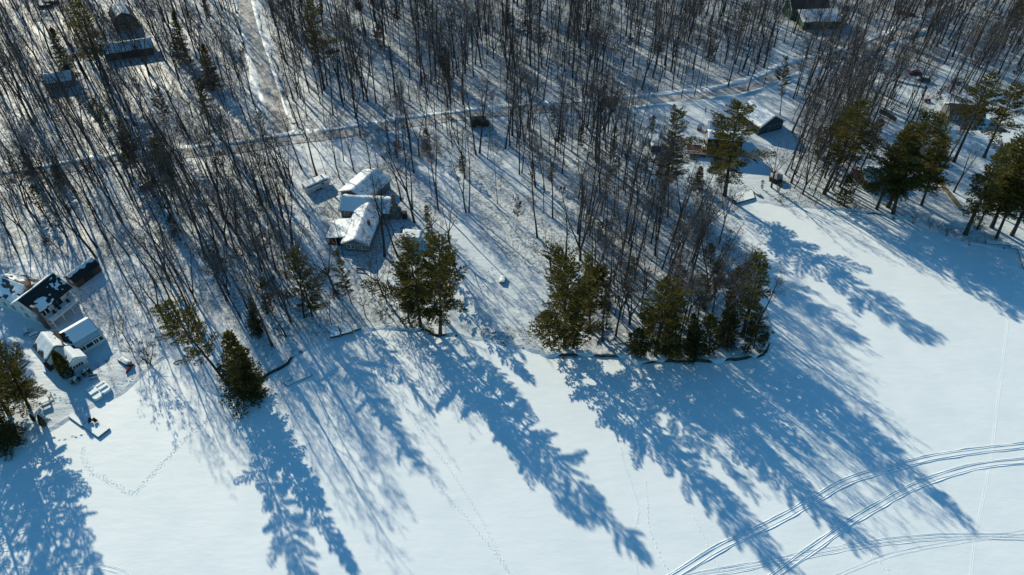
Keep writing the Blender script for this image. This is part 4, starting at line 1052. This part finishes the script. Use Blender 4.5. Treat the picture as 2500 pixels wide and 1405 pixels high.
def place(name, proto, p, H, rz, lean=(0, 0), wide=1.0, label=None, cat="tree", group=None):
    tr, cr, lv, H0 = proto; o = bpy.data.objects.new(name, None); COL.objects.link(o); o.empty_display_size = .3
    s = H / H0; o.location = p; o.scale = (s * wide, s * wide, s)
    o.rotation_euler = (-lean[1], lean[0], rz) if False else Matrix.Rotation(1, 3, 'Z').to_euler()
    q = Matrix.Rotation(lean[0], 3, 'Y') @ Matrix.Rotation(-lean[1], 3, 'X') @ Matrix.Rotation(rz, 3, 'Z')
    o.rotation_euler = q.to_euler()
    part("trunk", tr, o); c = part("crown", cr, o)
    if lv: part("dead_leaves", lv, c)
    return tag(o, label, cat, group)

LANDMARKS = [("the grey house", 880, 540), ("the camper", 765, 455), ("the white shed", 1008, 580), ("the white house", 100, 740), ("the dark garage", 205, 675), ("the white cottage", 215, 850),
 ("the gambrel barn", 295, 45), ("the long brown shed", 315, 130), ("the gambrel house", 1760, 350), ("the blue barn", 1870, 290), ("the garden shed", 1600, 345), ("the flagpole", 1712, 300), ("the dark canopy", 1893, 428),
 ("the brown cottage", 2140, 440), ("the green house", 1995, 55), ("the tan fence", 2305, 465), ("the storage box", 1227, 680), ("the dock sections", 843, 808), ("the lean-to", 663, 675), ("the brown van", 1170, 300),
 ("the wooden stand", 1373, 465), ("the square dock", 235, 1048), ("the right edge dock", 2445, 600), ("the long pier", 1760, 545), ("the wide dock", 1815, 483), ("the driveway cars", 2240, 190), ("the grey cabin", 140, 215), ("the lake dock", 725, 928), ("the log pile by the road", 2210, 28), ("the red kayak", 319, 902)]
ORD = ["nearest to it", "second nearest to it", "third nearest to it", "fourth nearest to it", "fifth nearest to it", "sixth nearest to it", "seventh nearest to it", "eighth nearest to it", "ninth nearest to it", "tenth nearest to it", "eleventh nearest to it", "twelfth nearest to it", "thirteenth nearest to it", "fourteenth nearest to it"]
def auto_labels(items, what):                        # items: (px, py, object, word); writes labels that single each out
    fam = {}
    for px, py, o, word in items:
        nm, lx, ly = min(LANDMARKS, key=lambda l: (l[1] - px) ** 2 + ((l[2] - py) * 1.2) ** 2)
        dx, dy = px - lx, py - ly
        side = ("right of" if dx > 0 else "left of") if abs(dx) > abs(dy) else ("below" if dy > 0 else "above")
        fam.setdefault((nm, side, word), []).append((dx * dx + dy * dy, o))
    for (nm, side, word), l in fam.items():
        l.sort(key=lambda q: q[0])
        for i, (_, o) in enumerate(l):
            o["label"] = "%s %s %s %s" % (word, what, side, nm) + ("" if len(l) == 1 else ", " + ORD[i])

# conifers: base pixel, top pixel, kind, crown width factor
CONIFERS = [(265,210,180,-4,'highpine',1.65),(327,440,302,290,'pine',.85),(446,503,378,336,'highpine',1.0),(792,219,750,-6,'highpine',1.1),
 (446,150,432,25,'hemlock',.95),(168,190,125,65,'hemlock',.95),(285,372,225,238,'darkpine',.9),(415,345,385,210,'darkpine',.7),(515,335,490,185,'darkpine',.75),(520,215,490,105,'hemlock',1.1),(520,80,490,-20,'darkpine',.9),
 (1092,195,1088,115,'hemlock',.9),(1796,130,1825,5,'darkpine',.75),(1904,283,1922,137,'darkpine',.62),(2048,100,2072,12,'darkpine',.9),(2450,120,2490,-10,'darkpine',1.0),(2500,110,2550,-20,'darkpine',1.1),
 (1620,484,1655,262,'pine',.95),(1769,478,1815,245,'pine',1.4),(2012,474,2095,245,'highpine',1.5),(1985,480,2050,330,'darkpine',.6),
 (2140,511,2215,325,'pine',1.3),(2167,506,2275,270,'pine',1.4),(2180,521,2245,300,'pine',1.3),(2190,470,2250,300,'highpine',1.3),(2328,396,2425,182,'highpine',1.4),(2402,385,2480,205,'highpine',1.5),
 (2357,573,2405,350,'pine',1.4),(2421,556,2480,335,'pine',1.4),(2470,575,2540,350,'pine',1.3),(2432,582,2500,380,'highpine',1.3),(2520,560,2600,330,'pine',1.1),(2500,470,2580,300,'pine',1.0),
 (1027,797,1003,588,'fullpine',1.15),(1075,817,1083,578,'pine',1.05),(1097,724,1098,622,'youngpine',1.15),(1052,630,1040,497,'pine',.6),
 (763,772,716,608,'fullpine',.85),(858,742,818,612,'pine',.6),(627,815,608,722,'hemlock',.8),(652,765,640,680,'youngpine',.9),
 (556,940,402,737,'highpine',1.12),(596,964,556,803,'hemlock',1.15),(612,955,585,850,'hemlock',1.1),
 (22,1012,-70,815,'fullpine',1.1),(70,992,15,838,'fullpine',1.0),(28,1086,-12,1000,'hemlock',1.3),(-60,1075,-190,860,'pine',1.1),(-140,1010,-270,790,'pine',1.1),(-30,960,-110,770,'pine',.9),(-60,640,-170,450,'pine',1.2),(-150,590,-270,400,'pine',1.2),(-40,560,-140,380,'darkpine',1.3),(-200,680,-330,480,'pine',1.2),
 (1378,848,1392,628,'fullpine',1.2),(1440,806,1440,622,'pine',1.0),(1420,780,1470,655,'youngpine',1.4),(1520,776,1545,628,'highpine',.6),(1600,868,1618,685,'fullpine',1.15),
 (1812,820,1876,622,'pine',1.5),(1775,835,1795,715,'hemlock',1.0),(1690,870,1685,765,'hemlock',1.0),(1730,868,1740,770,'youngpine',1.2),(1852,862,1872,812,'youngpine',1.0),(1640,876,1650,780,'youngpine',1.1),
 (1437,548,1436,512,'youngpine',.9),(1466,590,1466,540,'youngpine',1.1),(1662,700,1664,650,'youngpine',1.2),(1733,650,1738,596,'youngpine',1.2),(1750,712,1755,640,'youngpine',1.3),(1425,500,1424,460,'youngpine',.9),(1592,470,1592,440,'youngpine',.9),
 (1592,318,1594,283,'youngpine',1.4),(1040,372,1038,315,'youngpine',1.2),(1128,425,1130,380,'youngpine',1.1),(1300,440,1300,395,'youngpine',.9),(1345,445,1348,400,'youngpine',.9),(1420,360,1420,310,'youngpine',1.1),(1640,300,1645,255,'youngpine',1.0),
 (1240,60,1238,-5,'hemlock',.9),(930,120,925,60,'youngpine',1.1),(1350,300,1350,255,'youngpine',1.0),(1500,360,1502,310,'youngpine',1.1),(2230,120,2240,75,'youngpine',1.2),(2000,380,2010,310,'youngpine',1.4),(2060,505,2075,430,'youngpine',1.3),(1900,470,1905,440,'youngpine',1.0),(1860,462,1862,440,'youngpine',.9),
 (80,430,60,360,'hemlock',1.0),(105,510,90,450,'youngpine',1.3),(150,450,130,380,'hemlock',1.0),(425,580,415,530,'youngpine',1.1),(585,560,575,520,'youngpine',1.0),(640,520,630,470,'youngpine',1.0),
 (1820,862,1830,800,'youngpine',1.0),(1565,872,1562,800,'youngpine',1.2),(1545,862,1540,815,'youngpine',1.0),(1840,850,1860,750,'pine',1.0),(1345,850,1335,760,'youngpine',1.2),(1400,850,1405,740,'youngpine',1.0),(1480,800,1490,690,'pine',.8),(1640,820,1655,700,'darkpine',1.2),(1700,800,1725,670,'darkpine',1.1),(1770,770,1800,650,'darkpine',1.1),
 (2090,440,2150,290,'darkpine',1.3),(2250,500,2310,330,'pine',1.2),(2460,520,2530,300,'pine',1.3),(2385,560,2440,400,'pine',1.0),(1000,790,975,640,'pine',.9),(1060,760,1065,640,'darkpine',1.0),
 (1702,458,1712,410,'cedar',1.1),(167,916,130,862,'arborvitae',1.0),(84,1028,72,1012,'arborvitae',.75),(108,1040,92,1016,'arborvitae',.85)]
WORD = {'highpine': "tall pine with high crown", 'pine': "tall olive-green pine", 'fullpine': "dense pine branched to the ground", 'darkpine': "dark thin evergreen", 'hemlock': "dark conical hemlock", 'youngpine': "small young pine", 'cedar': "brownish cone-shaped cedar", 'arborvitae': "narrow columnar arborvitae"}
items = []; taken = []
for i, (bx, by, tx, ty, kind, wd) in enumerate(CONIFERS):
    b = P(bx, by); h, dx = top_height(b, tx, ty); h = max(1.5, min(h, 33)); lean = max(-.16, min(.16, math.atan2(dx, h)))
    pr = CON[kind][i % len(CON[kind])]; wf = wd * (pr[3] / h) * {'pine': h / 25, 'highpine': h / 25, 'fullpine': h / 22, 'darkpine': h / 24, 'hemlock': h / 12, 'youngpine': h / 8, 'cedar': h / 5, 'arborvitae': h / 4.5}[kind]
    nm = {'pine': 'pine_tree', 'highpine': 'pine_tree', 'fullpine': 'pine_tree', 'darkpine': 'evergreen_tree', 'hemlock': 'hemlock_tree', 'youngpine': 'young_pine', 'cedar': 'cedar_tree', 'arborvitae': 'arborvitae'}[kind]
    o = place(nm, pr, b, h, rnd.uniform(0, 6.28), (lean, rnd.uniform(-.02, .02)), wd, None, "tree", None)
    items.append((bx, by, o, WORD[kind])); taken.append((b.x, b.y))
auto_labels(items, "")
for _, _, o, _ in items: o["label"] = " ".join(o["label"].split())

# hand-placed bare trees: base pixel, top pixel (or None), style
HAND = [(178,643,92,540,'fork'),(142,666,80,590,'sapling'),(36,641,8,588,'sapling'),(237,606,115,400,'pole'),(185,570,95,420,'pole'),(345,745,250,560,'pole'),(353,744,330,650,'sapling'),(384,700,300,515,'pole'),(411,609,350,480,'pole'),(443,567,350,370,'oak'),(450,566,430,440,'pole'),(447,504,400,380,'pole'),
 (315,841,262,762,'oak'),(361,887,338,800,'shrub'),(340,777,322,735,'sapling'),(64,506,-20,330,'oak'),(72,500,20,380,'pole'),(668,559,610,390,'pole'),(692,594,640,440,'pole'),(714,597,690,440,'fork'),(728,500,690,330,'pole'),(701,761,645,600,'pole'),(699,676,655,520,'pole'),(653,766,600,610,'pole'),(655,635,600,480,'pole'),
 (819,717,745,560,'oak'),(839,628,805,480,'pole'),(894,775,866,690,'oak'),(935,722,880,600,'oak'),(972,628,912,460,'pole'),(930,606,905,520,'sapling'),(962,575,930,440,'pole'),(1012,544,955,330,'fork'),(979,489,945,330,'pole'),(1099,606,1085,475,'oak'),(1215,498,1205,340,'pole'),(1138,520,1098,310,'fork'),(1145,520,1150,330,'pole'),(986,793,955,690,'shrub'),
 (774,430,728,250,'pole'),(798,435,770,300,'pole'),(822,414,800,290,'pole'),(839,394,815,250,'pole'),(737,414,690,250,'pole'),(757,407,735,300,'sapling'),(1303,498,1298,330,'pole'),(1328,516,1322,360,'pole'),(1349,532,1358,350,'pole'),(1307,457,1300,290,'pole'),(1383,658,1385,500,'fork'),(1346,666,1325,560,'oak'),
 (1520,620,1530,440,'pole'),(1529,545,1548,390,'pole'),(1589,594,1610,420,'pole'),(1600,625,1615,470,'pole'),(1509,494,1520,330,'pole'),(1526,477,1540,320,'pole'),(1500,529,1510,390,'pole'),(1478,503,1485,380,'pole'),(1465,473,1470,340,'fork'),(1433,501,1425,400,'pole'),(1577,706,1565,590,'oak'),(1503,821,1525,640,'fork'),
 (1626,688,1700,430,'pole'),(1626,718,1660,540,'pole'),(1659,714,1720,520,'pole'),(1674,792,1745,600,'fork'),(1644,588,1690,400,'fork'),(1618,484,1650,320,'pole'),(1690,640,1760,470,'fork'),(1700,600,1770,440,'oak'),(1720,760,1790,600,'pole'),
 (1135,436,1110,280,'fork'),(1162,378,1152,190,'pole'),(1171,374,1178,180,'pole'),(1190,390,1188,240,'pole'),(1245,356,1235,170,'fork'),(1268,426,1266,250,'pole'),(1274,423,1285,290,'pole'),(1308,459,1290,340,'sapling'),(1330,470,1285,290,'fork'),(1356,383,1350,200,'fork'),(1372,424,1375,260,'pole'),(1456,396,1400,200,'oak'),(1462,398,1480,210,'pole'),
 (1605,224,1640,60,'pole'),(1695,236,1725,80,'pole'),(1663,241,1680,120,'pole'),(1825,222,1870,80,'pole'),(1777,213,1810,60,'pole'),(1726,215,1740,60,'pole'),(1863,212,1900,90,'pole'),(1883,458,1902,340,'oak'),(1736,307,1752,262,'sapling'),(2328,470,2388,345,'fork'),(2164,310,2210,200,'fork'),(2132,496,2150,430,'sapling'),(2080,498,2110,440,'sapling'),
 (2140,80,2180,-30,'pole'),(2171,78,2210,-20,'pole'),(2246,89,2290,-10,'pole'),(2173,166,2210,40,'pole'),(2256,174,2320,40,'pole'),(2116,236,2160,100,'pole'),(2068,215,2110,90,'pole'),(1933,297,1990,140,'pole'),(2210,300,2270,200,'oak'),(2290,290,2340,190,'leafy'),(1000,615,985,560,'leafy'),(545,720,530,650,'leafy'),(1480,600,1480,540,'leafy'),(140,640,120,580,'leafy'),(620,700,590,560,'pole'),(560,720,500,600,'fork'),(760,560,735,470,'oak'),
 (700,640,690,550,'sapling'),(905,610,888,540,'sapling'),(1120,680,1090,590,'oak'),(930,780,945,720,'shrub'),(2030,500,2060,400,'sapling'),(1950,490,1985,390,'pole'),(1925,480,1950,400,'sapling'),(2270,560,2280,530,'shrub'),(1790,520,1800,480,'shrub'),(240,897,236,885,'shrub'),(262,886,258,874,'shrub'),(275,932,272,922,'shrub'),(40,850,30,830,'shrub'),(300,800,290,770,'shrub'),(2230,545,2236,520,'shrub'),(2310,575,2318,545,'shrub'),(1905,495,1912,465,'shrub'),(1990,502,2000,470,'shrub'),(2085,512,2098,482,'shrub')]
WB = {'pole': "slender bare tree", 'fork': "forked bare tree", 'oak': "spreading bare tree", 'shrub': "many-stemmed bare shrub", 'sapling': "thin bare sapling", 'leafy': "brown-leaved tree"}
items = []; nbare = 0
for i, (bx, by, tx, ty, st) in enumerate(HAND):
    b = P(bx, by); h, dx = top_height(b, tx, ty); h = max(1.8, min(h, 27)); lean = max(-.13, min(.13, math.atan2(dx, h)))
    pr = BARE[st][i % len(BARE[st])]
    o = place("bare_shrub" if st == 'shrub' else "bare_tree", pr, b, h, rnd.uniform(0, 6.28), (lean, rnd.uniform(-.03, .03)), 1.0 if st != 'pole' else rnd.uniform(.9, 1.1), None, "shrub" if st == 'shrub' else "tree", None)
    items.append((bx, by, o, WB[st])); taken.append((b.x, b.y)); nbare += 1
auto_labels(items, "")
for _, _, o, _ in items: o["label"] = " ".join(o["label"].split())

def sub_label(k, x, y, lab):
    if k == 'point':
        if y > 133: return " at the back of the wooded point, nearest the garden shed" if x < 52 else " at the back of the wooded point, beside the long pier"
        if x < 28: return " at the left end of the wooded point, by the lawn"
        return (" in the middle of the wooded point, behind the shoreline pines" if x < 45 else " at the right end of the wooded point, by the tall tip pine") if y > 108 else " right at the bank of the wooded point"
    return lab[lab.index(" tree") + 5:]
# woodland: sample every wood, the nearest trees stand as individuals, the rest as one mass
def free(x, y, dmin):
    if on_road(x, y): return False
    for a, b, rr in HOUSE_RECTS:
        if (a - x) ** 2 + (b - y) ** 2 < rr * rr: return False
    for a, b in taken:
        if (a - x) ** 2 + (b - y) ** 2 < dmin * dmin: return False
    return True
EXTRA = {'beyond_top': ([(-150,-150),(2600,-150),(2570,-8),(-60,-8)], 6.0), 'beyond_left': ([(-400,-8),(-62,-8),(-62,520),(-300,640)], 5.5)}
cand = []
for k, (pp, sp, lab, grp) in list(WOODS.items()) + [(k, (v[0], v[1], None, None)) for k, v in EXTRA.items()]:
    poly = px_poly(pp); xs = [q[0] for q in poly]; ys = [q[1] for q in poly]
    area = abs(sum(poly[i][0] * poly[i - 1][1] - poly[i - 1][0] * poly[i][1] for i in range(len(poly)))) / 2
    want = int(area / (sp * sp)); tries = 0; got = 0
    while got < want and tries < want * 8:
        tries += 1; x, y = rnd.uniform(min(xs), max(xs)), rnd.uniform(min(ys), max(ys))
        if not in_poly(x, y, poly): continue
        if noise.noise(Vector((x * .06, y * .06, 4))) + rnd.uniform(-.5, .6) < -.1: continue
        if not free(x, y, sp * rnd.uniform(.25, .6)): continue
        taken.append((x, y)); got += 1; cand.append((math.hypot(x, y), x, y, k, lab, grp))
cand.sort(key=lambda c: (c[4] is None, c[0]))
STY = ['pole'] * 11 + ['fork'] * 4 + ['oak'] * 1 + ['sapling'] * 4 + ['leafy'] * 1
forms = [(k, i) for k in ('fork', 'leafy', 'oak', 'pole', 'sapling') for i in range(len(BARE[k]))]
mass = []
for c in cand:
    _, x, y, k, lab, grp = c; st = rnd.choice(STY); H = {'pole': rnd.uniform(16, 27), 'fork': rnd.uniform(16, 25), 'oak': rnd.uniform(11, 15), 'sapling': rnd.uniform(5, 10), 'leafy': rnd.uniform(8, 12)}[st]
    vi = rnd.randrange(len(BARE[st])); ln = (rnd.gauss(0, .035), rnd.gauss(0, .035))
    if lab and nbare < 300:
        nbare += 1; place("bare_tree", BARE[st][vi], (x, y, gz(x, y)), H, rnd.uniform(0, 6.28), ln, rnd.uniform(.8, 1.25), WB[st] + sub_label(k, x, y, lab), "tree", grp)
    else: mass.append((x, y, gz(x, y) if y < 330 else .6, forms.index((st, vi)), H / BARE[st][vi][3], ln, rnd.uniform(0, 6.28)))
pc = bpy.data.collections.new("woodland_forms")
for n, (k, i) in enumerate(forms):
    T, C, LV, H0 = BARE[k][i]; me = bpy.data.meshes.new("woodland_form_%02d" % n)
    import bmesh
    bm = bmesh.new(); offs = []
    for mi, src in enumerate([q for q in (T, C, LV) if q]):
        f0 = len(bm.faces); bm.from_mesh(src); bm.faces.ensure_lookup_table()
        for f in bm.faces[f0:]: f.material_index = mi
        me.materials.append(src.materials[0])
    bm.to_mesh(me); bm.free()
    pc.objects.link(bpy.data.objects.new("woodland_form_%02d" % n, me))
me = bpy.data.meshes.new("bare_woodland"); me.from_pydata([q[:3] for q in mass], [], [])
a = me.attributes.new("form", 'INT', 'POINT'); a.data.foreach_set("value", [q[3] for q in mass])
a = me.attributes.new("size", 'FLOAT', 'POINT'); a.data.foreach_set("value", [q[4] for q in mass])
a = me.attributes.new("turn", 'FLOAT_VECTOR', 'POINT'); a.data.foreach_set("vector", [c for q in mass for c in (q[5][0], q[5][1], q[6])])
wo = bpy.data.objects.new("bare_woodland", me); COL.objects.link(wo)
tag(wo, "mass of farther bare trees filling the woods behind the lane", None, None, "stuff")
ng = bpy.data.node_groups.new("woodland_scatter", 'GeometryNodeTree')
ng.interface.new_socket("Geometry", in_out='INPUT', socket_type='NodeSocketGeometry'); ng.interface.new_socket("Geometry", in_out='OUTPUT', socket_type='NodeSocketGeometry')
N = ng.nodes.new; gi = N("NodeGroupInput"); go = N("NodeGroupOutput"); ip = N("GeometryNodeInstanceOnPoints"); ci = N("GeometryNodeCollectionInfo")
ci.inputs["Collection"].default_value = pc; ci.inputs["Separate Children"].default_value = True; ci.inputs["Reset Children"].default_value = True
ip.inputs["Pick Instance"].default_value = True
def attr(nm, ty):
    q = N("GeometryNodeInputNamedAttribute"); q.data_type = ty; q.inputs["Name"].default_value = nm; return q.outputs["Attribute"]
e2r = N("FunctionNodeEulerToRotation")
ng.links.new(attr("turn", 'FLOAT_VECTOR'), e2r.inputs[0])
ng.links.new(gi.outputs[0], ip.inputs["Points"]); ng.links.new(ci.outputs[0], ip.inputs["Instance"]); ng.links.new(attr("form", 'INT'), ip.inputs["Instance Index"])
ng.links.new(e2r.outputs[0], ip.inputs["Rotation"]); ng.links.new(attr("size", 'FLOAT'), ip.inputs["Scale"]); ng.links.new(ip.outputs[0], go.inputs[0])
wo.modifiers.new("scatter", 'NODES').node_group = ng

# ------------------------------------------------------------------ garden shrubs and undergrowth
def snowy_shrub(label, pxy, H, W):
    p = P(*pxy); E = thing("snowy_shrub", label, "shrub", p); r = random.Random(int(pxy[0])); C = MB()
    for _ in range(900):
        a = r.uniform(0, 6.28); t = r.random() ** .7; rr = W * math.sqrt(max(0, 1 - t * t)) * r.uniform(.5, 1)
        blade(C, Vector((rr * math.cos(a), rr * math.sin(a), t * H * r.uniform(.7, 1))), Vector((math.cos(a), math.sin(a), .7)).normalized(), .3, .05, r)
    C.build("foliage", M['needle2'], E)
    S = MB()
    for _ in range(16):
        a = r.uniform(0, 6.28); rr = W * r.uniform(.1, .8); z = H * math.sqrt(max(.05, 1 - (rr / W) ** 2)) * .95; s = r.uniform(.12, .28)
        S.poly([(rr * math.cos(a) + s * math.cos(q * 1.05) * r.uniform(.7, 1.2), rr * math.sin(a) + s * math.sin(q * 1.05)) for q in range(6)], z, z + .1)
    S.build("snow_clumps", M['snow'], E)
snowy_shrub("round evergreen shrub with snow clumps beside the cottage gable", (213, 913), 1.5, .95)
snowy_shrub("wider round shrub with snow clumps at the cottage front corner", (187, 932), 1.4, 1.15)
ug = MB(); r = random.Random(99)
areas = [(p, .2) for k, p in WOOD_POLY.items()] + [(p, .22) for p in LITTER_EXTRA]
for poly, dens in areas:
    xs = [q[0] for q in poly]; ys = [q[1] for q in poly]; cnt = int((max(xs) - min(xs)) * (max(ys) - min(ys)) * dens)
    for _ in range(min(cnt, 5000)):
        x, y = r.uniform(min(xs), max(xs)), r.uniform(min(ys), max(ys))
        if not in_poly(x, y, poly) or on_road(x, y, .3) or not in_poly(x, y, poly2): continue
        if any((a - x) ** 2 + (b - y) ** 2 < (rr * .8) ** 2 for a, b, rr in HOUSE_RECTS): continue
        z = gz(x, y); hh = r.uniform(.25, 1.6) if r.random() < .8 else r.uniform(1.5, 3.2)
        for _k in range(r.randint(3, 7)):
            d = Vector((r.uniform(-.6, .6), r.uniform(-.6, .6), 1)).normalized(); blade(ug, Vector((x + r.uniform(-.3, .3), y + r.uniform(-.3, .3), z - .05)), d, hh * r.uniform(.6, 1.2), .022, r)
tag(ug.build("undergrowth", M['dry']), "dry brown stalks and brush poking through the snow", kind="stuff")
bb = MB()                                              # brush hanging over the bank
for i in range(0, len(shore), 1):
    s = shore[i]
    if s[2] < .4: continue
    for _ in range(12):
        x, y = s[0] + r.uniform(-.4, .4), s[1] + r.uniform(-.1, 1.2); d = Vector((r.uniform(-.7, .7), r.uniform(-1.0, .3), r.uniform(.3, 1))).normalized()
        blade(bb, Vector((x, y, s[2] - .1)), d, r.uniform(.4, 1.7), .026, r)
tag(bb.build("bank_brush", M['dry']), "dry brush leaning over the shore bank", kind="stuff")

rk = MB(); r = random.Random(41)                        # stones at the foot of the bank
for i in range(2, len(shore) - 2):
    sx, sy, h = shore[i]
    if h < .2 or r.random() > .35: continue
    cx, cy, a = sx + r.uniform(-.5, .5), sy + r.uniform(-.7, .2), r.uniform(.15, .5); b0 = len(rk.v); n = 6
    for ring, zz, f in ((0, -.05, 1.0), (1, a * .5, .9), (2, a * .8, .4)):
        for q in range(n): t = q * 6.2832 / n + ring * .4; e = a * f * r.uniform(.75, 1.2); rk.v.append((cx + e * 1.3 * math.cos(t), cy + e * math.sin(t), zz))
    for k in (0, 1):
        for q in range(n): u = b0 + k * n + q; v = b0 + k * n + (q + 1) % n; rk.f.append((u, v, v + n, u + n))
    rk.f.append(tuple(b0 + 2 * n + q for q in range(n)))
tag(rk.build("shore_stones", M['stone']), "scattered small stones at the foot of the shore bank", kind="stuff")
